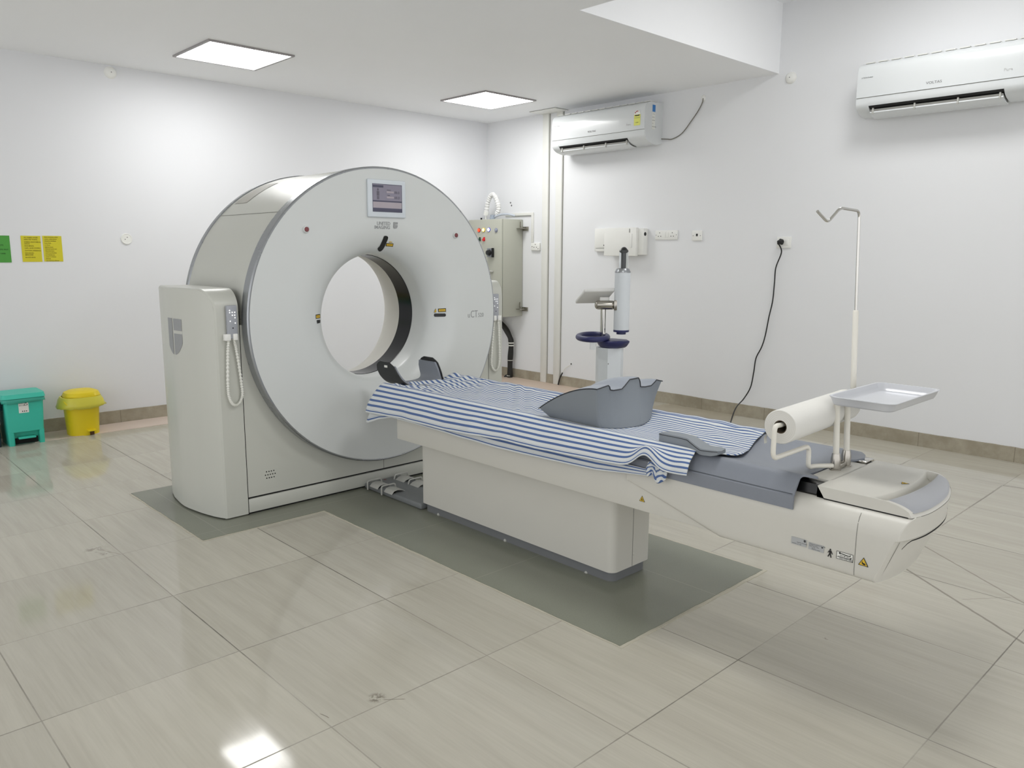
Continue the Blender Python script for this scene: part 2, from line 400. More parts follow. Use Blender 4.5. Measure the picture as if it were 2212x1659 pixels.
struct('trim_1', flat_poly(bp, -.01, .0025), m_grout, flat=True)
struct('trim_2', flat_poly(outline(padpts, .02, .003, 8), -.01, .0045), pad_mat(), flat=True)
# pinkish trench covers along the two walls
m_trench = mat('trench_cover', (196, 178, 162), .55, var=.06, scale=5, bump=.2)
tb = MB().box((5.565, 4.55, 0), (XR-.013, YB-.013, .006))
struct('trim_3', tb, m_trench, flat=True)
struct('trim_4', MB().box((5.548, 4.55, -.01), (5.562, YB-.02, .0016)), mat('trench_gap', (70, 58, 46), .8), flat=True)
struct('trim_5', MB().add(*(lambda P: ([Vector((p.x, p.y, z)) for z in (-.01, .003) for p in P], [tuple(range(len(P)))[::-1], tuple(range(len(P), 2*len(P)))]+[(i, (i+1) % len(P), (i+1) % len(P)+len(P), i+len(P)) for i in range(len(P))]))(outline([(1.30, 6.29), (2.6, 6.28), (2.6, 6.585), (1.30, 6.585)], .03, .008, 5))), mat('trench_cover_pale', (206, 190, 178), .5, var=.06, scale=5), flat=True)
struct('trim_6', flat_poly(outline([(5.05, 3.35), (5.55, 3.3), (XR-.013, 3.42), (XR-.013, 4.1), (5.5, 4.18), (5.15, 3.9)], .03, .02, 6), -.01, .0012), mat('cement_patch', (160, 152, 134), .6, var=.08, scale=8), flat=True)

# ------------------------------------------------------------------ ceiling lights
EM = 9.5
WORLD = .8
m_lamp = NT('lit_diffuser'); m_lamp.b.inputs['Base Color'].default_value = (.9, .9, .9, 1); m_lamp.b.inputs['Emission Color'].default_value = (1, 1, .99, 1); m_lamp.b.inputs['Emission Strength'].default_value = EM; m_lamp = m_lamp.m
m_frame = mat('lamp_frame', (150, 146, 146), .4)
def ceiling_light(cx, cy, zc, label, rot=0):
    t = thing('ceiling_light', label, 'light', (cx, cy, zc), rz=rot, group='square ceiling panel lights')
    f = MB(); w, b = .31, .018
    for a in ((-w, -w, w, -w+b), (-w, w-b, w, w), (-w, -w+b, -w+b, w-b), (w-b, -w+b, w, w-b)): f.box((a[0], a[1], -.012), (a[2], a[3], 0))
    part('frame', f, m_frame, t, flat=True)
    part('diffuser', MB().box((-w+b, -w+b, -.009), (w-b, w-b, -.003)), m_lamp, t, flat=True)
    return t
ceiling_light(2.62, 5.64, ZC, 'square lit ceiling panel on the left, above the scanner drum')
ceiling_light(5.01, 5.60, ZC, 'square lit ceiling panel nearer the room corner and the air conditioner')
ceiling_light(2.45, 1.55, ZC, 'assumed unseen square light panel added in the low ceiling over the camera side')  # assumed panel, out of view, added to light the near side
ceiling_light(4.75, 1.85, ZH, 'square lit panel in the raised ceiling recess on the right')

# ------------------------------------------------------------------ CT scanner
GX, GZ, GR = 2.542, .989, .822
Y1, YP, Y2 = 3.70, 3.77, 4.50
sc_ = thing('ct_scanner', 'large white ring shaped CT scanner with silver rim standing on grey floor pad', 'scanner', (GX, 4.12, 0))
GC = (GX, 0, GZ)
n = 160
prof = [(GR-.012, Y1+.0), (.70, Y1), (.55, Y1)]
a_, b_ = .20, .14
prof += [(.55-a_*math.sin(t), Y1+b_-b_*math.cos(t)) for t in [PI/2*k/18 for k in range(1, 19)]]
prof += [(.35, 3.90), (.35, 3.935)]
fc = part('front_cover', MB().lathe(prof, GC, EY, n), m_white, sc_, ang=30)
part('rim', MB().lathe([(GR-.013, Y1+.001), (GR-.006, Y1), (GR, Y1+.006), (GR, YP-.004), (GR-.004, YP), (GR-.02, YP)], GC, EY, n), m_silver, sc_)['label'] = 'silver front rim'
part('bore_ring', MB().lathe([(.35, 3.935), (.347, 3.937), (.347, 4.068), (.35, 4.07)], GC, EY, n), m_bore, sc_)['label'] = 'glossy black bore ring'
a2_, b2_ = .36, .41
prof = [(.35, 4.07), (.35, Y2-b2_)]+[(.35+a2_*(1-math.cos(t)), Y2-b2_+b2_*math.sin(t)) for t in [PI/2*k/18 for k in range(1, 19)]]+[(GR-.012, Y2)]
part('rear_cover', MB().lathe(prof, GC, EY, n), m_cream, sc_, ang=30)
part('drum_cover', MB().lathe([(GR-.006, YP), (GR-.006, 4.462)], GC, EY, n), m_cover, sc_)
part('rear_rim', MB().lathe([(GR-.006, 4.462), (GR, 4.466), (GR, Y2-.006), (GR-.012, Y2)], GC, EY, n), m_silver, sc_)
def drum(ang, y, r=GR-.0045): return Vector((GX+math.cos(ang)*r, y, GZ+math.sin(ang)*r))
def drum_patch(a0, a1, y0, y1, r=GR-.0045, k=16): return MB().grid(lambda i, j: drum(lerp(a0, a1, i/k), (y0, y1)[j], r), k+1, 2)
def angof(px, py, y): p = at_y(px, py, y); return math.atan2(p.z-GZ, p.x-GX)
part('vent_grille', drum_patch(math.radians(113.5), math.radians(129.5), 4.28, 4.43), mat('grille_grey', (168, 166, 158), .6), sc_)['label'] = 'grey grille set in the top of the drum'
part('seam', drum_patch(math.radians(136.5), math.radians(136.75), YP+.002, 4.46, GR-.0052, 2), m_seam, sc_)
part('seam', drum_patch(math.radians(178), math.radians(178.15), YP+.002, 3.80, GR-.0052, 2), m_seam, sc_)
# lower housing: front panel behind the disc, kick plate, dark joint
bx0, bx1 = 1.71, 2*GX-1.71
ra_ = GR-.03
arc = [(GX+ra_*math.cos(t), GZ+ra_*math.sin(t)) for t in [PI+PI*k/60 for k in range(61)]]
part('base_panel', MB().prism([(bx0, .097), (bx1, .097), (bx1, GZ)]+arc[::-1]+[(bx0, GZ)], (0, YP, 0), EX, EZ, EY*.69), m_cover, sc_)
part('kick_plate', MB().box((bx0, YP, .014), (bx1, 4.46, .086), .003), m_cover, sc_)
jm = MB().box((bx0+.002, YP+.012, .0045), (bx1-.002, 4.44, .1))
part('shadow_joint', jm, m_dark, sc_)
part('seam', MB().box((2.5455, YP-.0006, .098), (2.5485, YP+.001, .3)), m_seam, sc_)
vh = MB()
for r_, (nn, z_) in enumerate(((4, .214), (5, .197), (4, .180))):
    for k in range(nn): vh.disc((1.8365+(k-(nn-1)/2)*.0135, YP, z_), -EY, .0035, 8, t=.0006)
part('speaker_holes', vh, m_dark, sc_)
# the two side covers, rounded at the top front, bowed outwards in plan
plan = [(3.77, 1.590), (3.80, 1.574), (3.85, 1.556), (3.94, 1.534), (4.06, 1.516), (4.12, 1.512), (4.18, 1.516), (4.307, 1.533), (4.40, 1.556), (4.46, 1.578)]
def xout(y): return interp(plan, y)
def cover_profile():
    r = .105; P = [(3.77, .010), (3.77, .3), (3.77, .6), (3.77, .9), (3.77, 1.17-r)]
    P += [(3.77+r-r*math.cos(t), 1.17-r+r*math.sin(t)) for t in [PI/2*k/10 for k in range(1, 11)]]
    P += [(y, 1.17) for y in (3.94, 4.0, 4.06, 4.12, 4.18, 4.24, 4.307, 4.35)]
    P += [(4.46-.09+.09*math.sin(t), 1.17-.09+.09*math.cos(t)) for t in [PI/2*k/8 for k in range(0, 9)]]
    P += [(4.46, .8), (4.46, .4), (4.46, .012)]
    return P
def side_cover(mirror):
    P = cover_profile(); k = len(P); mb = MB(); mx = (lambda x: 2*GX-x) if mirror else (lambda x: x)
    e = .008
    xs = [lambda y: 1.708, lambda y: xout(y)+e, None]
    def f(i, j):
        y, z = P[i]
        if j == 0: return (mx(1.708), y, z)
        if j == 1: return (mx(xout(y)+.006), y, z)
        # rounded edge into the side face
        cy, cz = 4.115, .6; d = Vector((cy-y, cz-z)); yy = y+(.006 if y < cy else -.006)*min(1, abs(y-cy)/.05); zz = z-(.006 if z > 1.0 else 0)
        return (mx(xout(yy)), yy, zz)
    mb.grid(f, k, 3)
    # side face filled by horizontal strips so that it follows the bow
    fr = [f(i, 2) for i in range(k)]; top = max(p[2] for p in fr); rows = []
    zs = [.012, .2, .5, .8, .95, 1.0, 1.03, 1.06, 1.09, 1.11, 1.13, 1.145, 1.156, 1.163, top]
    def yrange(z):
        ys = []
        for a, b in zip(fr, fr[1:]):
            if (a[2]-z)*(b[2]-z) <= 0 and abs(a[2]-b[2]) > 1e-9: t = (z-a[2])/(b[2]-a[2]); ys.append(lerp(a[1], b[1], t))
        ys = ys or [p[1] for p in fr if abs(p[2]-top) < 1e-6]
        return min(ys), max(ys)
    def g(i, j):
        y0, y1 = yrange(zs[i]); y = lerp(y0, y1, j/28); return (mx(xout(y)), y, zs[i])
    mb.grid(g, len(zs), 29)
    return mb
c1 = part('side_cover', side_cover(False), m_cover, sc_, ang=32, recalc=True)
c2 = part('side_cover', side_cover(True), m_cover, sc_, ang=32)
for s_ in (0, 1):
    mx = (lambda x: 2*GX-x) if s_ else (lambda x: x)
    sm = MB().box((mx(1.7085), YP-.0005, .0), (mx(1.7115), YP+.01, 1.06)); part('seam', sm, m_dark, sc_)
def on_cover(y, z, lift=.0012): return Vector((xout(y)-lift, y, z))
def shield(parts):
    mb = MB()
    for y0, y1, zt, zb in parts:           # zb is a function of y
        mb.grid(lambda i, j: on_cover(lerp(y0, y1, i/10), lerp(zt, zb(lerp(y0, y1, i/10)), j/6)), 11, 7)
    return mb
yl, yr_, ym = 4.185, 4.02, 4.11
rb = lambda y: .826+.0+max(0, (abs(y-ym)/.082))**2.2*.052
lg = shield([(yl, 4.117, 1.012, rb), (4.104, yr_, 1.012, lambda y: .952), (4.104, yr_, .936, rb)])
part('logo_emblem', lg, m_decal, c1, weld=False)['label'] = 'grey shield emblem'
# controller docks on the front strips
def dock(s_):
    mx = (lambda x: 2*GX-x) if s_ else (lambda x: x)
    mb = MB().box((mx(1.622), YP-.001, .918), (mx(1.652), YP-.030, .951), .004); mb.box((mx(1.664), YP-.001, .918), (mx(1.688), YP-.030, .951), .004); mb.box((mx(1.622), YP, .918), (mx(1.688), YP-.006, .924), .002)
    return part('controller_dock', mb, m_switch, (c2 if s_ else c1))
dock(0); dock(1)
def controller(s_, label):
    mx = (lambda x: 2*GX-x) if s_ else (lambda x: x)
    t = thing('hand_controller', label, 'controller', (mx(1.6635), YP-.015, .925), group='scanner hand controllers')
    part('body', MB().box((mx(1.640), YP-.0015, .926), (mx(1.692), YP-.024, 1.09), .005), m_ctrl, t)
    for (u, z_) in ((-.013, 1.066), (-.013, 1.055), (0, 1.056), (.013, 1.056), (0, 1.042), (.012, 1.042), (.013, 1.029), (-.012, 1.013), (.013, 1.003)):
        part('button', MB().sphere((mx(1.6665)+u, YP-.024, z_), .0036, 6, sc=(1, .5, 1)), m_btnw, t)
    part('indicator', MB().disc((mx(1.6665), YP-.0235, .979), -EY, .0035, 10), m_ink, t)
    loop = smooth([(1.645, YP-.018, .928), (1.638, YP-.017, .88), (1.633, YP-.016, .80), (1.628, YP-.016, .70), (1.630, YP-.016, .645), (1.642, YP-.016, .607), (1.661, YP-.016, .592), (1.684, YP-.016, .603), (1.700, YP-.016, .64), (1.698, YP-.016, .70), (1.690, YP-.016, .79), (1.680, YP-.016, .87), (1.674, YP-.016, .905), (1.670, YP-.017, .928)], 26)
    loop = [Vector((mx(p.x), p.y, p.z)) for p in loop]
    part('coiled_cord', MB().tube(loop, .006, 8, rf=lambda t: .0066 + .0016*math.sin(t*len(loop)*1.25)), m_cord, t)
    return t
controller(0, 'grey hand controller with coiled cord on the left, emblem-side scanner cover')
controller(1, 'grey hand controller with coiled cord on the far right scanner cover')
# display
dp = part('display', MB().box((2.429, Y1-.014, 1.539), (2.678, Y1+.002, 1.741), .006, 3), m_bezel, sc_)
part('screen', MB().box((2.457, Y1-.0152, 1.568), (2.651, Y1-.010, 1.717)), m_screen, dp)
sd = MB(); sd.box((2.457, Y1-.0158, 1.568), (2.651, Y1-.0148, 1.588)); sd.box((2.460, Y1-.0158, 1.698), (2.528, Y1-.0148, 1.710)); sd.box((2.457, Y1-.0155, 1.622), (2.651, Y1-.0148, 1.629)); sd.box((2.457, Y1-.0154, 1.568), (2.459, Y1-.0148, 1.717)); sd.box((2.457, Y1-.0154, 1.714), (2.651, Y1-.0148, 1.717)); sd.box((2.648, Y1-.0154, 1.568), (2.651, Y1-.0148, 1.717))
part('screen_bars', sd, m_scrd, dp)
sl = MB(); sl.box((2.548, Y1-.0158, 1.671), (2.596, Y1-.0149, 1.680)); sl.box((2.548, Y1-.0158, 1.643), (2.596, Y1-.0149, 1.652)); sl.box((2.459, Y1-.0153, 1.59), (2.648, Y1-.0149, 1.621))
part('screen_fields', sl, m_scrl, dp)
fg = MB(); fg.disc((2.4925, Y1-.015, 1.687), -EY, .0065, 14, t=.0006); fg.box((2.484, Y1-.0157, 1.654), (2.501, Y1-.015, 1.678)); fg.box((2.4855, Y1-.0157, 1.635), (2.4915, Y1-.015, 1.652)); fg.box((2.4935, Y1-.0157, 1.635), (2.4995, Y1-.015, 1.652))
part('screen_figure', fg, m_scri, dp)
text('screen_digits', '00.0', .021, (2.600, Y1-.0155, 1.668), EX, EZ, m_scri, dp, sx=.95)
text('screen_digits', '00.0', .021, (2.600, Y1-.0155, 1.640), EX, EZ, m_scri, dp, sx=.95)
text('screen_digits', 'Gantry', .009, (2.551, Y1-.0155, 1.684), EX, EZ, m_scri, dp)
text('screen_digits', 'Table', .009, (2.551, Y1-.0155, 1.655), EX, EZ, m_scri, dp)
# front face depth at a radius, for things that sit on the flare
def face_y(r):
    if r >= .55: return Y1
    s_ = min(1, (.55-r)/a_); return Y1+b_-b_*math.sqrt(max(0, 1-s_*s_))
# lettering and emblem on the face
text('lettering', 'UNITED', .0255, (2.581, face_y(.5095)-.0008, 1.4985), EX, Vector((0, -.11, 1)), m_decal, fc, 'RIGHT', sx=.98, bold=.0005)
text('lettering', 'IMAGING', .0255, (2.581, face_y(.4885)-.0008, 1.4775), EX, Vector((0, -.18, 1)), m_decal, fc, 'RIGHT', sx=.98, bold=.0005)
em = MB()
def emblem(mb, o, ux, uy, w, h, n):
    o = Vector(o); r = w*.5
    P = [(0, h), (w*.42, h), (w*.42, 0)]+[(w*.42-(w*.42)*math.sin(t), .0+h*.42*(1-math.cos(t))) for t in [PI/2*k/6 for k in range(1, 7)]]
    mb.prism(P, o, ux, uy, n)
    mb.prism([(w*.5, h*.66), (w, h*.66), (w, h), (w*.5, h)], o, ux, uy, n)
    mb.prism([(w*.5, 0)]+[(w*.5+w*.5*math.sin(t), h*.42*(1-math.cos(t))) for t in [PI/2*k/6 for k in range(1, 7)]]+[(w, h*.56), (w*.5, h*.56)], o, ux, uy, n)
emblem(em, (2.600, face_y(.500)-.0010, 1.480), EX, Vector((0, -.12, 1)), .030, .036, -EY*.0006)
part('logo_emblem', em, m_decal, fc)
text('lettering', 'u', .048, (3.139, Y1-.0005, .955), EX, EZ, m_decal, fc, sx=.8)
text('lettering', 'CT', .063, (3.162, Y1-.0005, .954), EX, EZ, m_decal, fc, sx=.72)
text('lettering', '520', .036, (3.224, Y1-.0005, .955), EX, EZ, m_decal, fc, sx=.86)
for bx_, bz_ in ((2.057, 1.464), (3.044, 1.452)):
    e1 = part('emergency_button', MB().lathe([(.0, -.011), (.015, -.011), (.018, -.008), (.0185, 0)], (bx_, Y1, bz_), EY, 24), m_white, fc)
    part('button_cap', MB().lathe([(.0, -.017), (.010, -.016), (.0125, -.013), (.0125, -.009)], (bx_, Y1, bz_), EY, 20), m_redgrey, e1)['label'] = 'dull red push button'
def on_face(x, z, lift=.0015): return Vector((x, face_y(math.hypot(x-GX, z-GZ))-lift, z))
def face_strip(pts, w, k=6, lift=.002, taper=True):    # rounded ribbon that follows the flare
    P = smooth([(x, 0, z) for x, z in pts], 6); mb = MB(); N = len(P)
    def f(i, j):
        p = P[i]; t = (P[min(i+1, N-1)]-P[max(i-1, 0)]).normalized(); s_ = i/(N-1)
        ww = w*math.sqrt(max(0.02, 1-(max(0, abs(s_-.5)-.34)/.16)**2)) if taper else w
        q = p+Vector((-t.z, 0, t.x))*ww*(j/k*2-1); return on_face(q.x, q.z, lift)
    mb.grid(f, N, k+1); return mb
def hit(px, py, lift=.0015):                 # the point of the dished face behind a place in the photograph
    Y = Y1
    for _ in range(30):
        P = at_y(px, py, Y); Y = .5*Y+.5*face_y(math.hypot(P.x-GX, P.z-GZ))
    return at_y(px, py, Y)-EY*lift
def px_patch(f, nu, nv, lift): return MB().grid(lambda i, j: hit(*f(i/(nu-1), j/(nv-1)), lift), nu, nv)
def bil(A, B, C_, D_): return lambda u, v: tuple(lerp(lerp(A[k], B[k], u), lerp(D_[k], C_[k], u), v) for k in (0, 1))
def ribbon(P, w):
    Q = smooth([(x, y, 0) for x, y in P], 6); N = len(Q)
    def f(u, v):
        i = min(N-1, int(round(u*(N-1)))); t = (Q[min(i+1, N-1)]-Q[max(i-1, 0)]).normalized(); e = max(0, abs(u-.5)-.36)/.14
        q = Q[i]+Vector((-t.y, t.x, 0))*w*math.sqrt(max(.03, 1-e*e))*(2*v-1); return q.x, q.y
    return f, N
f, N = ribbon([(833.6, 509.5), (832.4, 515.5), (829.5, 522.5), (826.0, 530.5), (822.0, 536.8), (816.0, 540.6)], 5.0)
part('laser_window', px_patch(f, N, 7, .0025), m_black, fc, weld=False)['label'] = 'curved black laser slot at top of bore'
f, N = ribbon([(936.6, 680.7), (945, 680.6), (954, 680.5), (962.8, 680.4)], 3.5)
part('laser_window', px_patch(f, N, 7, .0025), m_black, fc, weld=False)
part('laser_window', px_patch(bil((684.2, 691.5), (691.6, 690.5), (691.4, 697.2), (684.8, 699)), 5, 5, .002), m_black, fc, weld=False)
def warn_rect(A, B, C_, D_):
    q = bil(A, B, C_, D_); p = part('warning_label', px_patch(q, 6, 6, .0012), m_ink, fc, weld=False)
    sh = lambda a: (lambda u, v: q(a[0]+(1-2*a[0])*u, a[1]+(1-2*a[1])*v))
    part('label_field', px_patch(sh((.085, .17)), 6, 6, .0022), m_yellow, p, weld=False)
    for k_ in range(3): part('label_print', px_patch(lambda u, v: q(.2+.6*u, .32+.15*k_+.05*v), 6, 2, .003), mat('label_print_brown', (150, 112, 30), .6), p, weld=False)
warn_rect((834.2, 525.2), (849.9, 525.9), (848.4, 533.2), (832.6, 532.0)); warn_rect((945.8, 666.6), (963.0, 665.7), (963.1, 673.7), (946.4, 674.4)); warn_rect((681.6, 679.6), (691.2, 678.4), (691.6, 687.2), (682.2, 688.8))
def warn_tri(o, ux, uy, n, s_, parent, sym='bolt'):
    o = Vector(o); h = s_*.87
    p = part('warning_label', MB().prism([(-s_/2, 0), (s_/2, 0), (0, h)], o, ux, uy, n*.0006), m_ink, parent); p['label'] = 'yellow triangular warning sticker'
    k = .80; part('label_field', MB().prism([(-s_/2*k, h*.075), (s_/2*k, h*.075), (0, h*.075+h*k)], o+n*.0005, ux, uy, n*.0005), m_yellow, p)
    mb = MB(); u = lambda a, b: (a*s_, b*h)
    if sym == 'laser':
        mb.prism([u(.07*math.cos(a), .32+.08*math.sin(a)) for a in [2*PI*i/10 for i in range(10)]], o+n*.001, ux, uy, n*.0004)
        for i in range(8):
            a = PI/4*i; c_, s2 = math.cos(a), math.sin(a); mb.prism([u(.02*-s2, .32+.02*c_), u(.02*s2, .32-.02*c_), u(.15*c_, .32+.17*s2)], o+n*.001, ux, uy, n*.0004)
    elif sym == 'hand':
        mb.prism([u(-.14, .28), u(.02, .14), u(.22, .14), u(.24, .24), u(.10, .34), u(-.04, .36), u(-.10, .52), u(-.14, .5)], o+n*.001, ux, uy, n*.0004)
    elif sym == 'person':
        mb.prism([u(-.17, .14), u(-.05, .5), u(-.08, .62), u(.0, .66), u(.03, .5), u(.06, .3), u(.2, .3), u(.2, .22), u(.0, .2), u(-.03, .36), u(-.1, .14)], o+n*.001, ux, uy, n*.0004)
    else:
        mb.prism([u(-.2, .14), u(.2, .14), u(.12, .22), u(-.1, .24), u(-.04, .4), u(.03, .55), u(-.03, .58), u(-.12, .4)], o+n*.001, ux, uy, n*.0004)
    part('label_print', mb, m_ink, p)
warn_tri(hit(843.3, 524.0, .002), EX, EZ, -EY, .024, fc, 'laser')
warn_tri(hit(940.3, 674.8, .003), EX, Vector((0, -.0, 1)), -EY, .027, fc, 'laser')

# ------------------------------------------------------------------ patient table
HX = .262; XS = GX-HX           # side plane of the housing
tb_ = thing('patient_table', 'long white scanner table with grey mat on a slim white pedestal', 'table', (GX, 2.2, 0))
pl = part('plinth', MB().box((2.425, 1.944, .0045), (2.659, 3.217, .052), .035, 5, vert_only=True), mat('plinth_grey', (112, 114, 116), .45), tb_)
pl['label'] = 'dark grey skirting of the pedestal'
for px, py in ((947, 1111.5), (1091, 1167.5), (1266, 1237.5)):
    q = at_x(px, py, 2.425); part('screw', MB().sphere(q, .0085, 8, sc=(.7, 1, 1)), m_pedal, pl)
part('pedestal', MB().box((2.411, 1.931, .049), (2.673, 3.232, .402), .034, 6, vert_only=True), m_cream, tb_)
q = at_y(1366.5, 1180, 1.931)
part('seam', MB().box((q.x-.0012, 1.9304, .05), (q.x+.0012, 1.9325, .40)), m_seam, tb_)
part('screw', MB().sphere(at_y(1369, 1197, 1.931), .006, 8, sc=(1, .5, 1)), m_cream, tb_)
part('lower_frame', MB().box((GX-.247, 1.33, .4025), (GX+.247, 3.272, .562), .006, 2), m_cream, tb_)
# tapering end housing
def zlow(y): return .396 if y < 1.374 else .396+(y-1.374)*.295
HW = [(.0, .607), (.21, .607), (.232, .600), (.248, .586), (.257, .568), (.261, .545), (.262, .515)]
ARC = [(p.x, p.y) for p in smooth([(-.30, .052, 0), (-.262, .030, 0), (-.222, .014, 0), (-.15, .002, 0), (-.08, 0, 0), (-.01, .003, 0), (.05, .010, 0), (.106, .022, 0), (.18, .043, 0), (.222, .060, 0), (.262, .082, 0), (.30, .11, 0)], 6)]
def arc_(x): return interp(ARC, x)
def yfront(x, z):
    ys = lerp(.762, .757, sstep(.54, .607, z)) if z >= .54 else lerp(.771, .826, min(1, (.54-z)/.143))
    return ys+arc_(x)
NY = 30
def housing():
    mb = MB(); T = [i/NY for i in range(NY+1)]
    Z = [.607, .604, .598, .590, .580, .568, .556, .548, .5405, .5395, .53, .515, .50, .47, .44, .42, .409, .402, .3975, .396]
    def wid(z):
        if z > .515: return interp([(b, a) for a, b in HW[1:]][::-1], z)
        if z > .42: return .262-.002*(.515-z)/.1
        t = (.42-z)/.024; return .260-.012*(1-math.sqrt(max(0, 1-min(1, t)**2)))
    def v(side, zi, ti):
        y0 = 1.77; z = Z[zi]; w = wid(z)*side; yf = yfront(w, z); y = lerp(y0, yf, ti)
        lo = zlow(y)
        if z < .515 and lo > .396: z = lerp(min(lo, .514), .515, (z-.396)/.119)
        return (GX+w, y, z)
    for sd_ in (-1, 1):
        mb.grid(lambda i, j: v(sd_, j, T[i]), NY+1, len(Z))
    mb.grid(lambda i, j: (lambda a, b: (lerp(a[0], b[0], j/6), lerp(a[1], b[1], j/6), a[2]))(v(-1, 0, T[i]), v(1, 0, T[i])), NY+1, 7)
    mb.grid(lambda i, j: (lambda a, b: (lerp(a[0], b[0], j/6), a[1], a[2]))(v(-1, len(Z)-1, T[i]), v(1, len(Z)-1, T[i])), NY, 7)
    K = 20
    def fr(i, j):
        z = Z[i]; x = wid(z)*(2*j/K-1)
        return (GX+x, yfront(x, z), z)
    mb.grid(fr, len(Z), K+1)
    return mb, wid
hb, hwid = housing()
hs = part('end_housing', hb, m_cream, tb_, ang=50)
bv = hs.modifiers.new('edge', 'BEVEL'); bv.width = .012; bv.segments = 4; bv.limit_method = 'ANGLE'; bv.angle_limit = math.radians(48); bv.use_clamp_overlap = True
# joint lines of the housing
zz_ = [.603-.2*k/20 for k in range(21)]
for sd_ in (-1, 1):
    jl = MB(); jl.grid(lambda i, j: (GX+sd_*(hwid(zz_[i])+.0006), .909+.0016*j, zz_[i]), 21, 2)
    part('seam', jl, m_seam, hs, weld=False)
gp = MB(); K = 26
gp.grid(lambda i, j: (lambda x: (GX+x, yfront(x, .5405)-.0012, .5385+.0030*(1-(x/.25)**2*.6)*(1-2*j)-.020*(max(0, -x-.21)/.04)**2))(.25*(2*i/K-1)), K+1, 2)
part('gap', gp, m_dark, hs, weld=False)['label'] = 'dark curved gap across the end'
cl2 = MB().grid(lambda i, j: (lambda z: (GX-.2445+.006*(1-(z-.405)/.13)+.0022*j, yfront(-.243, z)-.0012, z))(.405+.130*i/14), 15, 2)
part('seam', cl2, m_seam, hs, weld=False)
# end plate with groove and grey handle
def Gx(x): return .861+.024*(x/.2)**2
def Hn(x): return .829+.018*(x/.2)**2
def Lp(x): return .755+arc_(x)+.006*(x/.222)**4
def zr(x, y):
    L = Lp(x)
    if y >= .875: return .642
    return .607+.035*math.sqrt(max(0, 1-((.875-y)/(.875-L))**2))
pm = MB(); NX = 44; PWD = .222
def plate(i, j):
    x = PWD*(2*i/NX-1); g = Gx(x); hN = Hn(x); L = Lp(x)
    ys = [1.034, 1.057, 1.0, .95, .90, g+.006, g+.001, g-.004, g-.012, (g+hN)/2-.002, hN+.006, hN+.001, hN-.004]+[lerp(hN-.004, L, k/8) for k in range(1, 9)]
    y = ys[j]; z = .607 if j == 0 else zr(x, y)
    if 5 < j < 12:
        dep = sstep(.214, .200, abs(x))*(.0, .004, .020, .029, .030, .024, .005)[j-5]; z = max(.6065, z-dep)
    return (GX+x, y, z)
pm.grid(plate, NX+1, 21)
for i in (0, NX):
    ring = [plate(i, j) for j in range(21)]; base = [(p[0], p[1], .606) for p in ring]
    pm.grid(lambda a, b: (ring, base)[b][a], 21, 2)
tg = MB().box((2.405, 1.045, .607), (2.69, 1.128, .642), .006, 2)
pm.grid(lambda i, j: (plate(i, 0 if j == 0 else 20)[0], plate(i, 0 if j == 0 else 20)[1], .606), NX+1, 2)
ep = part('end_plate', pm, m_cream, tb_, ang=40)
part('tongue', tg, m_cream, ep)
hm = MB()
def handle(i, j):
    x = .208*(2*i/NX-1); a = Hn(x)+.0005; b = Lp(x)+.005; t = j/12; y = lerp(a, b, t)
    up = .0045*math.sin(PI*min(1, max(0, t)))**.5 if 0 < t < 1 else 0
    up *= sstep(0, 1.5, i)*sstep(0, 1.5, NX-i)
    return (GX+x, y-up*.55*t, zr(x, y)+up*(1-.4*t))
hm.grid(handle, NX+1, 13); hd = part('handle', hm, m_hgrey, ep, ang=60, weld=False); hd['label'] = 'grey rounded grab handle across the end'
part('seam', MB().grid(lambda i, j: (GX+.2225*(2*i/NX-1), Lp(.222*(2*i/NX-1))-.0006, .6055+.0016*j), NX+1, 2), m_seam, ep, weld=False)
part('seam', MB().box((GX-.2225, .785, .6035), (GX-.2205, 1.034, .6068)), m_dark, ep)
warn_tri(at_z(1956, 1045.5, .6425)+Vector((0, 0, 0)), Vector((.75, -.66, 0)), Vector((.66, .75, 0)), EZ, .026, ep, 'laser')
# cradle and mat
def mat_z(x): return .644+.021*min(1, abs(x)/.215)**2.4
part('cradle', MB().prism([(-.205, .592), (.205, .592), (.215, .612), (.205, .640), (.15, .634), (0, .632), (-.15, .634), (-.205, .640), (-.215, .612)], (GX, 1.062, 0), EX, EZ, EY*2.31), m_carbon, tb_)
MP = [(-.266, .560), (-.2655, .585), (-.2645, .603), (-.2605, .606), (-.259, .612), (-.254, .622), (-.246, .634), (-.237, .648), (-.229, .658), (-.220, .664), (-.211, .665)]
MPs = MP+[(x, mat_z(x)) for x in (-.195, -.175, -.15, -.12, -.09, -.06, -.03, 0)]
sec = MPs+[(-x, z) for x, z in MPs[-2::-1]]
def inset(sec, d):
    out = []
    for i, p in enumerate(sec):
        a = sec[max(i-1, 0)]; b = sec[min(i+1, len(sec)-1)]; t = Vector((b[0]-a[0], b[1]-a[1])).normalized(); out.append((p[0]+t.y*d, p[1]-t.x*d))
    return out
sin_ = inset(sec, .007)
def yend(x): return 1.112-.034*sstep(.225, .185, abs(x))*sstep(.135, .165, abs(x))+.022*sstep(.15, .135, abs(x))
mm = MB(); NS = len(sec); YS = [0, .02, .06, .15, .35, .65, 1]
def mo(i, j, s_): x, z = s_[i]; y = lerp(yend(x), 3.395, YS[j]); dz = -.004*(1-sstep(0, .06, YS[j]*2.3))*sstep(.2, .1, abs(x)); return (GX+x, y, z+dz)
mm.grid(lambda i, j: mo(i, j, sec), NS, len(YS)); mm.grid(lambda i, j: mo(i, j, sin_), NS, len(YS))
for jj in (0, len(YS)-1): mm.grid(lambda i, j: mo(i, jj, (sec, sin_)[j]), NS, 2)
for ii in (0, NS-1): mm.grid(lambda i, j: mo(ii, i, (sec, sin_)[j]), len(YS), 2)
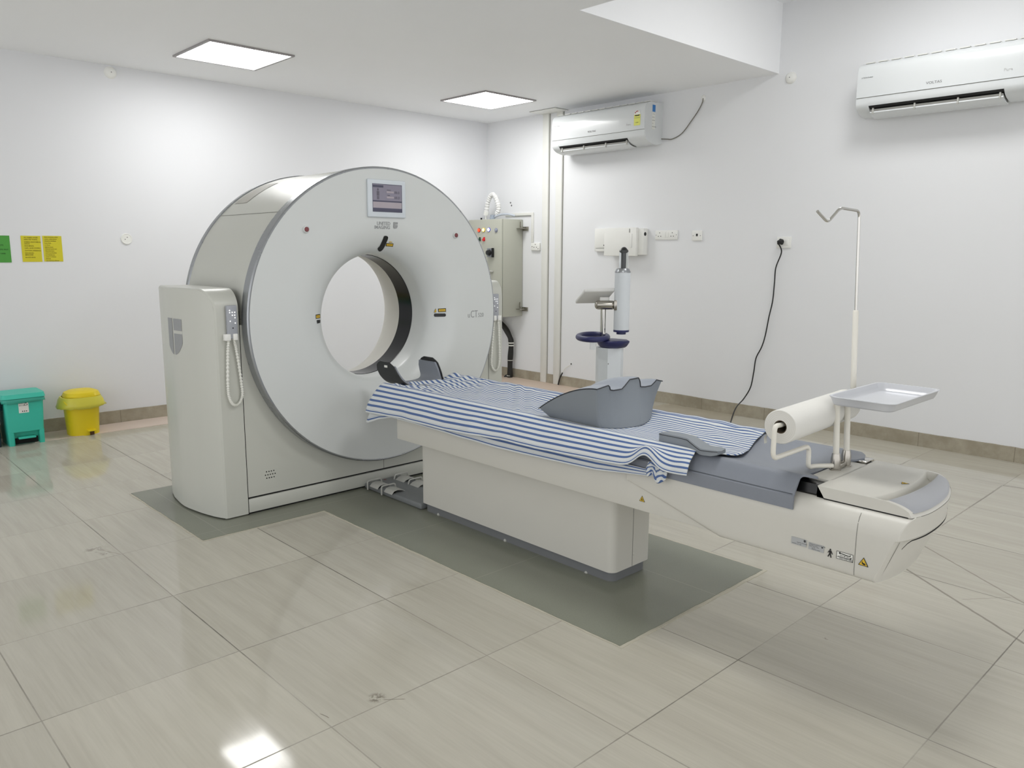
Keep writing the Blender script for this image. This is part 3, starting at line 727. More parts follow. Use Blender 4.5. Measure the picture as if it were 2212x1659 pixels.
mt = part('mattress', mm, m_vinyl, tb_, ang=40); mt['label'] = 'blue grey vinyl mat draped over the table top'
gr = MB()
for sd_ in (-1, 1): gr.tube([(GX+sd_*.2602, y, .6085) for y in (1.118, 2.2, 3.39)], .0014, 6)
part('piping', gr, mat('groove_grey', (84, 89, 96), .7), mt)
lt = MB().box((2.70, 1.064, .634), (2.765, 1.098, .648), .002); lt.box((2.728, 1.09, .634), (2.758, 1.125, .648), .002)
part('latch', lt, m_chrome, tb_)['label'] = 'chrome latch at the far edge'
# stickers on the side of the housing (the small codes are left plain)
UX, UZ, NX_ = -EY, EZ, -EX
def hp(px, py): return at_x(1690+px/10.533, 1140+py/10.533, XS-.0004)
def quad_label(name, a, b, c, m):     # a top-left, b top-right, c bottom-left pixels
    A, B, C_ = hp(*a), hp(*b), hp(*c); W = (B-A).dot(UX); Hh = (A-C_).dot(UZ); o = Vector((XS-.0004, A.y, A.z-Hh))
    return part(name, MB().prism([(0, 0), (W, 0), (W, Hh), (0, Hh)], o, UX, UZ, NX_*.0006), m, hs), o+NX_*.0007, W, Hh
p, o, W, Hh = quad_label('sticker', (212, 190), (552, 288), (205, 352), m_sticker)
k = MB(); emblem(k, o+UX*W*.83+UZ*Hh*.62, UX, UZ, .0065, .0075, NX_*.0003); part('sticker_print', k, m_ink, p)
def lines(o, W, Hh, rows, m, p):
    k = MB()
    for (x0, x1, y, h) in rows: k.prism([(W*x0, Hh*y), (W*x1, Hh*y), (W*x1, Hh*(y+h)), (W*x0, Hh*(y+h))], o, UX, UZ, NX_*.0003)
    part('sticker_print', k, m, p)
text('sticker_print', 'UNITED IMAGING', .0042, o+UX*W*.37+UZ*Hh*.34, UX, UZ, m_inkg, p, ext=.0002)
text('sticker_print', 'MODEL uCT 520', .0042, o+UX*W*.06+UZ*Hh*.10, UX, UZ, m_inkg, p, ext=.0002)
p, o, W, Hh = quad_label('sticker', (602, 325), (950, 430), (592, 480), m_sticker)
for i_, ln in enumerate(('SHANGHAI UNITED IMAGING', 'PATIENT TABLE', 'INPUT 380V~ 50Hz')): text('sticker_print', ln, .0038, o+UX*W*.05+UZ*Hh*(.80-.17*i_), UX, UZ, m_inkg, p, ext=.0002)
for i_, ln in enumerate(('SN 520', 'MADE IN CHINA')): text('sticker_print', ln, .0036, o+UX*W*.22+UZ*Hh*(.24-.15*i_), UX, UZ, m_inkg, p, ext=.0002)
lines(o, W, Hh, [(.85, .93, .62, .2)], m_ink, p)
A = hp(1085, 580); k = MB(); s_ = .0125
hp2 = lambda a, b: (a*s_, b*s_)
k.prism([hp2(.18*math.cos(t), .95+.2*math.sin(t)) for t in [2*PI*i/12 for i in range(12)]], A, UX, UZ, NX_*.0006)
k.prism([hp2(*q) for q in ((-.26, .7), (.26, .7), (.68, -.12), (.53, -.18), (.24, .32), (.2, -.2), (.42, -1.05), (.2, -1.1), (0, -.35), (-.36, -1.0), (-.58, -.9), (-.22, -.15), (-.22, .32), (-.5, .02), (-.62, .1))], A, UX, UZ, NX_*.0006)
part('symbol', k, m_ink, hs)['label'] = 'black walking figure symbol'
p, o, W, Hh = quad_label('sticker', (1238, 518), (1618, 625), (1220, 690), m_paper)
b = .0012; k = MB()
for r_ in ((0, 0, W, b), (0, Hh-b, W, Hh), (0, 0, b, Hh), (W-b, 0, W, Hh), (0, Hh*.24, W, Hh*.24+b*.8)): k.prism([(r_[0], r_[1]), (r_[2], r_[1]), (r_[2], r_[3]), (r_[0], r_[3])], o, UX, UZ, NX_*.0003)
k.prism([(W*.08, Hh*.32), (W*.9, Hh*.32), (W*.9, Hh*.58), (W*.86, Hh*.58), (W*.86, Hh*.38), (W*.08, Hh*.38)], o, UX, UZ, NX_*.0003)
k.prism([(W*x, Hh*y) for x, y in ((.2, .76), (.24, .84), (.3, .82), (.5, .78), (.7, .74), (.8, .76), (.82, .88), (.85, .88), (.84, .66), (.6, .64), (.3, .72))], o, UX, UZ, NX_*.0003)
k.prism([(W*.2+.003*math.cos(t), Hh*.8+.003*math.sin(t)) for t in [2*PI*i/10 for i in range(10)]], o, UX, UZ, NX_*.0003)
k.prism([(W*.44, Hh*.58), (W*.56, Hh*.58), (W*.5, Hh*.44)], o, UX, UZ, NX_*.0003)
part('sticker_print', k, m_ink, p)
text('sticker_print', 'MAX', .0055, o+UX*W*.2+UZ*Hh*.46, UX, UZ, m_ink, p, ext=.0002); text('sticker_print', '205kg', .0055, o+UX*W*.6+UZ*Hh*.43, UX, UZ, m_ink, p, ext=.0002); text('sticker_print', 'MAX LOAD 205kg', .005, o+UX*W*.2+UZ*Hh*.08, UX, UZ, m_ink, p, ext=.0002)
A = hp(1838, 868); warn_tri((XS-.0004, A.y, A.z), UX, UZ, NX_, .030, hs, 'hand')
A = at_x(1387, 1083.5, GX-.2475); warn_tri(A, UX, UZ, NX_, .026, tb_, 'person')

# ------------------------------------------------------------------ striped sheet
def stripe_mat(name, dim=1.0):
    s = NT(name); uvn = s.n('ShaderNodeTexCoord'); sp = s.n('ShaderNodeSeparateXYZ'); s.l(uvn.outputs['UV'], sp.inputs[0])
    u = sp.outputs[0]
    t = s.math('FRACT', s.math('DIVIDE', u, .0245)); d = s.math('ABSOLUTE', s.math('SUBTRACT', t, .5))
    m1 = s.ramp(d, .195, .225, 1, 0)
    edge = s.ramp(u, .008, .009, 1, 0)                              # plain hem with one thin stripe
    thin = s.math('MULTIPLY', s.ramp(s.math('ABSOLUTE', s.math('SUBTRACT', u, .0105)), .0024, .003, 1, 0), 1)
    hem = s.ramp(u, .0165, .017, 1, 0)
    m2 = s.math('MAXIMUM', s.math('MULTIPLY', m1, s.math('SUBTRACT', 1, hem)), thin)
    wv = s.n('ShaderNodeCombineXYZ'); s.l(s.math('MULTIPLY', u, 900), wv.inputs[0]); s.l(s.math('MULTIPLY', sp.outputs[1], 160), wv.inputs[1])
    weave = s.noise(wv.outputs[0], 1.0, 2)
    blue = s.mix(weave, lin((54, 78, 130)), lin((98, 122, 166)))
    wht = s.mix(weave, lin((198, 202, 203)), lin((213, 216, 215)))
    s.l(s.mix(m2, wht, blue), s.b.inputs['Base Color']); s.b.inputs['Roughness'].default_value = .85; s.b.inputs['Specular IOR Level'].default_value = .15
    s.b.inputs['Sheen Weight'].default_value = .15
    s.bump(weave, .15, .0006); return s.m
m_cloth = stripe_mat('striped_cotton')
m_blk = mat('mat_trim_black', (20, 20, 22), .6)
# cross-section of the sheet, from the near hem up over the near shoulder to the far edge (x offset from centre, z)
def wr(x, y, k=0): return noise.noise((x, y, k))
def sheet(under):
    far = [(.252, .636), (.247, .655), (.236, .669), (.222, .6745), (.206, .6715)]
    if under:
        near = [(-.288, .508), (-.2855, .53), (-.282, .555), (-.279, .58)]; ytop0, ytop1 = 1.60, 3.50
    else:
        near = [(-.309, .548), (-.305, .565), (-.297, .59), (-.288, .607), (-.278, .622), (-.266, .638), (-.255, .651), (-.243, .664), (-.229, .6735), (-.214, .6735)]
        top = [(x, .6525+.0195*(abs(x)/.215)**2.2) for x in (-.195, -.175, -.15, -.125, -.1, -.075, -.05, -.025, 0, .025, .05, .075, .1, .125, .15, .175, .195)]
        near = near+top+far[::-1]; ytop0, ytop1 = 1.45, 3.47
    # resample by arc length
    pts = [Vector((a, 0, b)) for a, b in near]; dense = smooth(pts, 10); L = [0]
    for a, b in zip(dense, dense[1:]): L.append(L[-1]+(b-a).length)
    NU = 26 if under else 150; NV = 260
    def sec_at(s_):
        for i in range(len(L)-1):
            if L[i+1] >= s_: return lerp(dense[i], dense[i+1], (s_-L[i])/max(1e-9, L[i+1]-L[i]))
        return dense[-1]
    mb = MB(); uv = []; T = L[-1]
    for iu in range(NU+1):
        s_ = T*iu/NU; p = sec_at(s_); nx = sec_at(min(T, s_+.002))-sec_at(max(0, s_-.002)); nx = Vector((-nx.z, 0, nx.x)).normalized()
        for iv in range(NV+1):
            v = iv/NV; x, z = p.x, p.z; ntop = sstep(.655, .668, z) if not under else 0; hang = 1-sstep(.56, .66, z) if x < 0 else 0
            # ends of the sheet
            if under:
                y0, y1 = 1.645-.05*(1-s_/T), 3.41+.075*(1-s_/T)
            else:
                yn = 1.475-.018*hang
                y0 = interp([(-.3, 1.475), (-.24, 1.49), (-.215, 1.475), (-.185, 1.405), (-.15, 1.383), (-.1, 1.386), (0, 1.42), (.1, 1.455), (.2, 1.478), (.26, 1.475)], x)
                y1 = interp([(-.31, 3.46), (-.26, 3.435), (-.2, 3.40), (0, 3.395), (.25, 3.395)], x)+.012*wr(x*14, 0, 3)
            y = lerp(y0, y1, v); d = 0.0
            if under:
                d = .006*wr(s_*8, y*3.5, 11)*(1-s_/T); z += (interp([(1.55, .07), (1.65, .052), (1.9, .021), (2.17, .010), (2.46, .003), (2.91, .010), (3.25, .015), (3.37, -.012), (3.46, -.046)], y)+.003*wr(1, y*6.2, 5))*(1-s_/T)
                x -= .010*math.exp(-((y-3.44)/.05)**2)*(1-s_/T)
            else:
                hm = max(0, 1-s_/.16)
                z += hm*(interp([(1.45, .055), (1.7, .034), (1.9, .025), (2.21, .012), (2.43, .011), (2.81, -.012), (3.14, -.011), (3.42, -.026)], y)+.003*wr(7, y*7, 2))
                d += .0035*wr(s_*12, y*5, 1)*(1 if x < 0 and not ntop else .4)
                # vertical folds of the hanging side
                d += hang*(.006*wr(0, y*5.2, 21)+.012*math.exp(-((y-2.62)/.045)**2)-.004*math.exp(-((y-2.5)/.05)**2))
                # the lifted gather near the free end
                g = math.exp(-((y-1.66)/.055)**2); lift = g*sstep(.125, .03, s_)
                z += lift*.052; x += lift*.004; d += .014*g*sstep(.15, .06, s_)*sstep(.02, .09, s_)
                g2 = math.exp(-((y-1.505)/.05)**2); d += g2*.010*sstep(.15, .03, s_)*math.sin((y-1.45)*38)
                # rumpled top: ripples that cross the stripes towards the head end, long diagonal folds elsewhere
                if z > .64 and x > -.225:
                    e = sstep(2.95, 3.36, y); edge = sstep(-.225, -.18, x)
                    rp = math.sin(y*62+x*30+6*wr(x*6, y*3, 2))*.0085*e+wr(x*16, y*24, 6)*.010*e
                    dg = math.sin((y*.8+x)*26+3*wr(x*3, y*2, 14))
                    f2 = math.exp(-((y-2.62-x*1.1)/.10)**2)*.010+math.exp(-((y-2.92-x*.9)/.08)**2)*.007
                    z += edge*(max(-.0015, rp)+.0015*dg*sstep(2.2, 2.5, y)+f2*(.5+.5*math.sin((y-x*1.0)*70))+.0025*wr(x*8, y*5, 30))
                    fe = sstep(1.95, 1.6, y); z += edge*fe*(.004*max(0, math.sin((y*1.0-x*1.3)*30+1))*sstep(-.12, .05, x)+.002*wr(x*9, y*8, 33))
                    # the rolled edge at the end of the sheet
                    z += .006*math.exp(-((y-y0-.006)/.007)**2)*sstep(-.02, -.12, x)
                    if -.2 < x: z = max(z, .6495+.0195*(abs(x)/.215)**2.2)
                if x > .2: z += .0045*wr(3, y*6, 40)+.004*wr(1, y*14, 41)
            q = Vector((GX+x, y, z))+nx*d*(1 if nx.x < 0 or nx.z > 0 else -1)
            mb.v.append(q); uv.append((s_, v*2.0))
    for iu in range(NU):
        for iv in range(NV):
            a = iu*(NV+1)+iv; mb.f.append((a, a+NV+1, a+NV+2, a+1)); mb.m.append(0)
    return mb, uv
bs = thing('bed_sheet', 'blue and white striped cotton sheet draped over the scanner table', 'sheet', (GX, 2.45, .65))
mb, uv = sheet(False); s1 = part('top_layer', mb, m_cloth, bs, uv=uv, ang=180)
mb, uv = sheet(True); s2 = part('under_layer', mb, m_cloth, bs, uv=uv, ang=180)
for s_ in (s1, s2):
    md = s_.modifiers.new('thick', 'SOLIDIFY'); md.thickness = .0012; md.offset = 0
# crumpled corner of the under layer at the free end
mb = MB(); uv = []
def crum(i, j):
    a, b_ = i/18, j/14
    y = lerp(1.655, 1.575, a)+.006*wr(a*5, b_*6, 1); z = lerp(.612, .556, b_)+.012*math.sin(a*7)*(b_)+.006*wr(a*6, b_*5, 2)+.02*a*(1-b_)
    x = GX-.287-.010*math.sin(a*9+b_*3)*.7-.006*b_; return Vector((x, y, z))
for i in range(19):
    for j in range(15): mb.v.append(crum(i, j)); uv.append((.02+.085*j/14+.01*math.sin(i*.6), i*.01))
for i in range(18):
    for j in range(14): a = i*15+j; mb.f.append((a, a+15, a+16, a+1)); mb.m.append(0)
o = part('corner_fold', mb, m_cloth, bs, uv=uv, ang=180); md = o.modifiers.new('thick', 'SOLIDIFY'); md.thickness = .0012

# ------------------------------------------------------------------ knee positioner
kx = 2.530
E_ = [(-.215, .829), (-.15, .838), (-.142, .834), (-.137, .819), (-.118, .8145), (-.068, .8145), (-.052, .824), (-.019, .848), (.039, .849), (.049, .836), (.055, .810), (.088, .806), (.13, .806), (.15, .815), (.169, .826), (.214, .815)]
XT = [-.215, -.2, -.175, -.15, -.1455, -.141, -.137, -.13, -.118, -.09, -.068, -.06, -.05, -.035, -.019, 0, .02, .039, .045, .05, .055, .065, .088, .11, .13, .142, .155, .169, .185, .2, .215]
def ktop(x, t):
    side = .706+.120*(1-t**1.8); d = interp(E_, x)-.826; ridge = .012*math.exp(-(x/.06)**2)*math.sin(PI*t)
    fade = (1-t)**1.1 if d < 0 else (1-t)**.7
    return side+d*fade+ridge
NT_ = 18
def kv_top(i, t, dz=0): x = XT[i]; return (kx+x*(1-.02*t), lerp(1.95+.006*(x/.2)**2, 2.275-.02*(x/.215)**2*0, t), ktop(x, t)+dz)
def kv_bot(i, t): x = XT[i]*.78; return (kx+x, lerp(1.917+.056*(x/.168)**2, 2.243, t), .6535+.0075*(x/.168)**2)
kt = thing('knee_positioner', 'grey foam knee positioner with two scooped leg channels on the striped sheet', 'positioner', (kx, 2.1, .655))
mb = MB(); N = len(XT)
RO = 7
def kend(t, i, r):
    s_ = r/RO; a = Vector(kv_top(i, t)); b = Vector(kv_bot(i, t)); p = lerp(a, b, s_)
    bul = .010*math.sin(PI*s_)
    if t == 0: p.y += bul*.8
    return p
for t in (0, 1): mb.grid(lambda i, r: kend(t, i, r), N, RO+1)
for i_ in (0, N-1): mb.grid(lambda a, r: kend(a/NT_, i_, r), NT_+1, RO+1)
mb.grid(lambda i, a: kv_bot(i, a/NT_), N, NT_+1)
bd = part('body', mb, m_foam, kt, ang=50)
bv = bd.modifiers.new('edge', 'BEVEL'); bv.width = .016; bv.segments = 4; bv.limit_method = 'ANGLE'; bv.angle_limit = math.radians(55)
mb = MB(); mb.grid(lambda i, a: Vector(kv_top(i, a/NT_, .003)), N, NT_+1)
ed = [kv_top(i, 0) for i in range(N)]; mb.grid(lambda i, a: (ed[i][0], ed[i][1], ed[i][2]+.003*(1-a)), N, 2)
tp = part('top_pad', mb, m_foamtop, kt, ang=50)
pi = MB(); pi.tube([Vector(kv_top(i, 0))+Vector((0, -.001, 0)) for i in range(N)], .0022, 6); pi.tube([Vector(kv_top(0, a/NT_))+Vector((-.0005, 0, 0)) for a in range(NT_+1)], .0018, 6); pi.tube([Vector(kv_top(N-1, a/NT_)) for a in range(NT_+1)], .0018, 6)
part('piping', pi, mat('piping_dark', (40, 42, 46), .6), kt)

# ------------------------------------------------------------------ head holder
hh = thing('head_holder', 'black cradle shaped head holder with grey padding at the scanner bore', 'head rest', (GX, 3.47, .64))
UT = [(-.150, .770), (-.149, .745), (-.146, .715), (-.139, .685), (-.125, .660), (-.10, .644), (-.06, .636), (0, .634)]
UT = UT+[(-x, z) for x, z in UT[-2::-1]]
def ylo(z): return interp([(.634, 3.30), (.66, 3.345), (.68, 3.372), (.72, 3.405), (.745, 3.425), (.757, 3.445), (.77, 3.475)], z)
def yhi(z): return interp([(.634, 3.515), (.66, 3.545), (.69, 3.572), (.72, 3.588), (.745, 3.588), (.76, 3.575), (.77, 3.55)], z)
def trough(P, dn, y_in=0, ztrim=9):
    D = smooth([(a, 0, b) for a, b in P], 5); mb = MB(); k = len(D)
    def f(i, j, s_):
        p = D[i]; t = (D[min(i+1, k-1)]-D[max(i-1, 0)]).normalized(); q = p+Vector((-t.z, 0, t.x))*s_
        return (GX+q.x, lerp(ylo(p.z)+y_in, yhi(p.z)-y_in, j/10), q.z)
    for s_ in (0, dn): mb.grid(lambda i, j: f(i, j, s_), k, 11)
    for j_ in (0, 10): mb.grid(lambda i, s_: f(i, j_, s_*dn), k, 2)
    for i_ in (0, k-1): mb.grid(lambda j, s_: f(i_, j, s_*dn), 11, 2)
    return mb
part('shell', trough(UT, .006), m_black, hh)
PAD = [(x*.955, z+.004) for x, z in UT if z < .75]; PAD[0] = (PAD[0][0], PAD[0][1])
part('padding', trough(PAD, .012, .008), m_vinyl, hh)['label'] = 'soft grey inner padding'
a = at_x(833, 791.5, GX-.152); part('sticker', MB().box((GX-.1515, a.y-.014, a.z-.006), (GX-.150, a.y+.014, a.z+.006)), m_paper, hh)
part('mounting_bracket', MB().box((GX-.06, 3.36, .615), (GX+.06, 3.50, .634), .004), m_black, hh)

# ------------------------------------------------------------------ small arm support on the sheet
ap = thing('arm_support', 'small grey moulded arm support lying on the near edge of the sheet', 'arm support', (2.345, 1.53, .67))
cl = [(2.352, 1.668, .698), (2.352, 1.60, .699), (2.350, 1.545, .699), (2.345, 1.522, .693), (2.337, 1.485, .682), (2.330, 1.462, .680), (2.325, 1.402, .686)]
wd = [.026, .027, .028, .030, .034, .035, .034]
prof_ = [(-1, -.010), (-1.0, .002), (-.93, .008), (0, .010), (.93, .008), (1.0, .002), (1, -.010)]
D = smooth(cl, 5); WW = [interp([(i*5, w) for i, w in enumerate(wd)], k) for k in range(len(D))]
def arm(i, j):
    c = D[i]; u, h = prof_[j]; tip = sstep(0, 2, i)*sstep(0, 2, len(D)-1-i); sc = .75+.25*tip
    dish = -.006*sstep(20, 26, i)*(1-u*u) if h > 0 else 0
    return (c.x+u*WW[i]*sc, c.y, c.z+h*(.6+.4*tip)+dish-((.016*(1-sstep(12, 20, i))+.004) if h < 0 else 0))
mb = MB().grid(arm, len(D), len(prof_), cv=True); mb.add([arm(0, j) for j in range(7)], [tuple(range(7))]); mb.add([arm(len(D)-1, j) for j in range(7)], [tuple(range(7))[::-1]])
part('pad', mb, m_foam, ap, ang=45)
part('piping', MB().tube([Vector(arm(i, 1))+Vector((-.0006, 0, 0)) for i in range(len(D))], .0013, 6), mat('piping_dark', (40, 42, 46), .6), ap)

# ------------------------------------------------------------------ accessory stand, paper roll, tray
st = thing('accessory_stand', 'white tubular stand clamped to the table end with hooked drip pole', 'stand', (2.575, 1.10, .642))
pa, pb = Vector((2.541, 1.102, .642)), Vector((2.614, 1.099, .642))
for p_ in (pa, pb):
    cl_ = part('clamp', MB().lathe([(.0, .0), (.019, .0), (.019, .005), (.016, .006), (.016, .038), (.0125, .056), (.0, .056)], p_, EZ, 20), m_steel, st, ang=30); cl_['label'] = 'chrome clamp socket'
    tp_ = p_+Vector((-.010, .004, .225))
    part('post', MB().tube([p_+Vector((0, 0, .05)), tp_], .0098, 14), m_tube, st)
part('clamp_link', MB().box((pa.x+.012, 1.088, .645), (pb.x-.012, 1.112, .662), .003), m_steel, st)
rod = fillet([(2.529, 1.104, .658), (2.485, 1.15, .655), (2.452, 1.153, .655), (2.446, 1.152, .7305), (2.215, 1.15, .7305), (2.203, 1.15, .745), (2.203, 1.15, .834), (2.24, 1.15, .8315), (2.80, 1.168, .8355)], .026, 7)
part('roll_rod', MB().tube(rod, .0078, 12), m_tube, st)
ivb = Vector((2.800, 1.168, .828)); ivm = Vector((2.770, 1.170, 1.155)); ivt = Vector((2.742, 1.172, 1.498))
part('pole', MB().tube([ivb, ivm, ivm+Vector((-.0005, 0, .005))], [.0098, .0098, .007], 14), m_tube, st)
hk = fillet([ivm, ivt, at_y(1815, 449, 1.172), at_y(1788, 480.5, 1.172), at_y(1766, 456.5, 1.172)], .022, 8)
part('hook', MB().tube(hk, .0048, 12), m_chrome, st)['label'] = 'chrome hooked rod'
rl = thing('paper_roll', 'thick white paper roll on the tubular holder above the grey mat', 'roll', (2.49, 1.155, .83))
ra, rb_ = Vector((2.236, 1.149, .826)), Vector((2.735, 1.166, .830)); RA = (rb_-ra).normalized(); LL = (rb_-ra).length
part('paper', MB().lathe([(.021, 0), (.0515, 0), (.0535, .003), (.0535, LL-.003), (.0515, LL), (.021, LL)], ra, RA, 56, closed=True), m_roll, rl)
part('core', MB().lathe([(.0212, .001), (.0185, .001), (.0185, LL-.001), (.0212, LL-.001)], ra, RA, 32), m_core, rl)
k = MB()
for q in (.026, .031, .037, .042, .047): k.lathe([(q, -.0004), (q+.0006, -.0004)], ra, RA, 48)
part('winding_lines', k, mat('paper_edge_shade', (202, 198, 188), .9), rl, weld=False)
tail = smooth([Vector((2.236, 1.149+.0538*math.cos(a), .826+.0538*math.sin(a))) for a in (.6, .2, -.2, -.6)]+[Vector((2.236, 1.149+.052, .785)), Vector((2.236, 1.149+.050, .764))], 4)
mb = MB().grid(lambda i, j: tail[i]+RA*(.03*j*(1 if i < len(tail)-5 else .6)), len(tail), 2); part('loose_end', mb, m_roll, rl, weld=False)
ty = thing('instrument_tray', 'shallow silver white metal tray on two posts above the table end', 'tray', (2.69, 1.015, .868))
tx0, tx1, ty0, ty1 = 2.476, 2.897, .907, 1.122
def rr(inset_, z, r): return [Vector((tx0+inset_+p[0], ty0+inset_+p[1], z)) for p in roundrect(tx1-tx0-2*inset_, ty1-ty0-2*inset_, r, 8)]
loops = [rr(.0, .8965, .034), rr(.0, .8985, .034), rr(.007, .8985, .031), rr(.014, .884, .028), rr(.019, .8735, .025), rr(.026, .8715, .02)]
loops2 = [rr(.003, .8945, .033), rr(.010, .876, .029), rr(.014, .8695, .026), rr(.022, .868, .02)]
mb = MB(); KK = len(loops[0]); mb.grid(lambda i, j: loops[i][j], len(loops), KK, cv=True); mb.add(loops[-1], [tuple(range(KK))])
mb.grid(lambda i, j: ([loops[0]]+loops2)[i][j], len(loops2)+1, KK, cv=True); mb.add(loops2[-1], [tuple(range(KK))])
part('tray_pan', mb, m_trayw, ty, ang=50)

# ------------------------------------------------------------------ foot pedals
fp = thing('foot_pedal_unit', 'grey floor unit with four foot pedals between scanner and table pedestal', 'pedal', (2.535, 3.48, 0))
part('base', MB().box((2.408, 3.226, .0045), (2.662, 3.766, .037), .010, 3), m_pedbase, fp)
for sx_ in (-1, 1):
    for yy in (3.655, 3.515):
        x0 = GX-.01+sx_*.088
        D_ = [(-.046, .036), (-.03, .052), (-.005, .056), (.025, .050), (.045, .038)]
        P = smooth([(0, 0, 0)], 1)
        mb = MB(); o_ = [(sx_*-a, b) for a, b in D_]
        prf = [(x0+a, b) for a, b in o_]+[(x0+a, b-.006) for a, b in o_[::-1]]
        mb.prism([(a, b) for a, b in prf], (0, yy-.04, 0), EX, EZ, EY*.08, bev=.0025)
        part('pedal', mb, m_pedal, fp)
        w = fillet([(x0+sx_*.052, yy+.052, .012), (x0+sx_*.052, yy+.052, .062), (x0-sx_*.038, yy+.052, .062), (x0-sx_*.045, yy+.052, .036)], .012, 5)
        part('pedal_guard', MB().tube(w, .0045, 8), m_pedal, fp)
part('indicator', MB().disc((2.53, 3.735, .037), EZ, .008, 12), m_redgrey, fp)

# ------------------------------------------------------------------ contrast injector (its own frame: x to the right of the picture, y away)
th = math.atan2(4.55, 3.705)
ij = thing('contrast_injector', 'white contrast injector on pedestal with navy handle ring beyond the table', 'injector', (4.55, 3.705, 0), rz=-th)
colm = [(-.119, .02), (-.10, -.05), (-.03, -.10), (.065, -.06), (.084, .0), (.06, .10), (-.06, .12)]
part('column', MB().prism(colm, (0, 0, .09), EX, EY, EZ*.572), m_inj, ij, ang=20)
part('screw', MB().disc((-.026, -.098, .548), -EY, .005, 10), m_inkg, ij)
bsm = MB().lathe([(.0, .112), (.16, .112), (.235, .095), (.25, .08), (.25, .062), (.0, .062)], (0, 0, 0), EZ, 40); part('base', bsm, m_injd, ij)
for k_ in range(4):
    a = PI/4+PI/2*k_; part('caster', MB().cyl((.2*math.cos(a)-.012, .2*math.sin(a), .034), (.2*math.cos(a)+.012, .2*math.sin(a), .034), .034, None, 18), m_black, ij)
navy = [(-.118, 0), (-.1, -.08), (-.03, -.135), (.06, -.12), (.126, -.03), (.11, .07), (.0, .13), (-.1, .09)]
mb = MB(); K_ = len(navy)
lv = [(.74, .662), (.86, .674), (1.0, .702), (1.0, .711), (.95, .714)]
mb.grid(lambda i, j: (navy[j][0]*lv[i][0], navy[j][1]*lv[i][0], lv[i][1]), 5, K_, cv=True); mb.add([(n_[0]*.95, n_[1]*.95, .714) for n_ in navy], [tuple(range(K_))]); mb.add([(n_[0]*.74, n_[1]*.74, .662) for n_ in navy], [tuple(range(K_))])
part('shelf', mb, m_navy, ij, ang=45)['label'] = 'navy blue shelf'
rg = [Vector((-.145+.108*math.cos(a), .02+.20*math.sin(a), .733)) for a in [2*PI*k_/40 for k_ in range(41)]]
part('handle_ring', MB().tube(rg, .021, 12, caps=False), m_navy, ij)['label'] = 'navy blue ring handle'
part('holder_clip', MB().box((-.16, -.15, .655), (-.115, -.10, .735), .006), m_glass, ij)['label'] = 'clear plastic clip'
part('post', MB().cyl((-.072, .02, .70), (-.072, .02, .95), .021, None, 20), m_chrome, ij)
kn = part('arm', MB().box((-.137, -.03, .939), (.02, .05, 1.006), .03, 5), m_steel, ij); kn['label'] = 'brushed metal swivel arm'
part('arm_block', MB().box((.005, -.055, .937), (.046, .06, 1.012), .006, 2), m_steel, ij)
tbm = MB(); tbm.obox((-.138, .06, 1.036), Vector((.112, 0, .004)), Vector((.038, -.075, .050)), Vector((0, .0085, .0130)), .011, 3); tbm.box((-.10, -.0, .99), (-.03, .06, 1.03), .006)
part('control_screen', tbm, m_injd, ij)['label'] = 'tilted white control screen seen from behind'
hx, hy = .063, -.01
ph = part('power_head', MB().lathe([(.0, .793), (.0575, .793), (.0575, 1.212), (.0, 1.212)], (hx, hy, 0), EZ, 36), m_inj, ij, ang=30)
part('head_cap', MB().lathe([(.058, 1.210), (.058, 1.218), (.046, 1.240), (.032, 1.243), (.0, 1.243)], (hx, hy, 0), EZ, 36), m_silver, ph)
part('tail_cap', MB().lathe([(.0, .760), (.035, .760), (.035, .776), (.058, .778), (.058, .793), (.0, .793)], (hx, hy, 0), EZ, 36), m_navy, ph)
part('syringe', MB().lathe([(.033, 1.243), (.033, 1.37), (.031, 1.372)], (hx+.004, hy, 0), EZ, 28), m_glass, ij)['label'] = 'clear empty syringe barrel'
part('plunger', MB().lathe([(.0, 1.243), (.0145, 1.243), (.0145, 1.350), (.031, 1.366), (.031, 1.372), (.014, 1.392), (.0, 1.396)], (hx+.004, hy, 0), EZ, 24), m_black, ij)

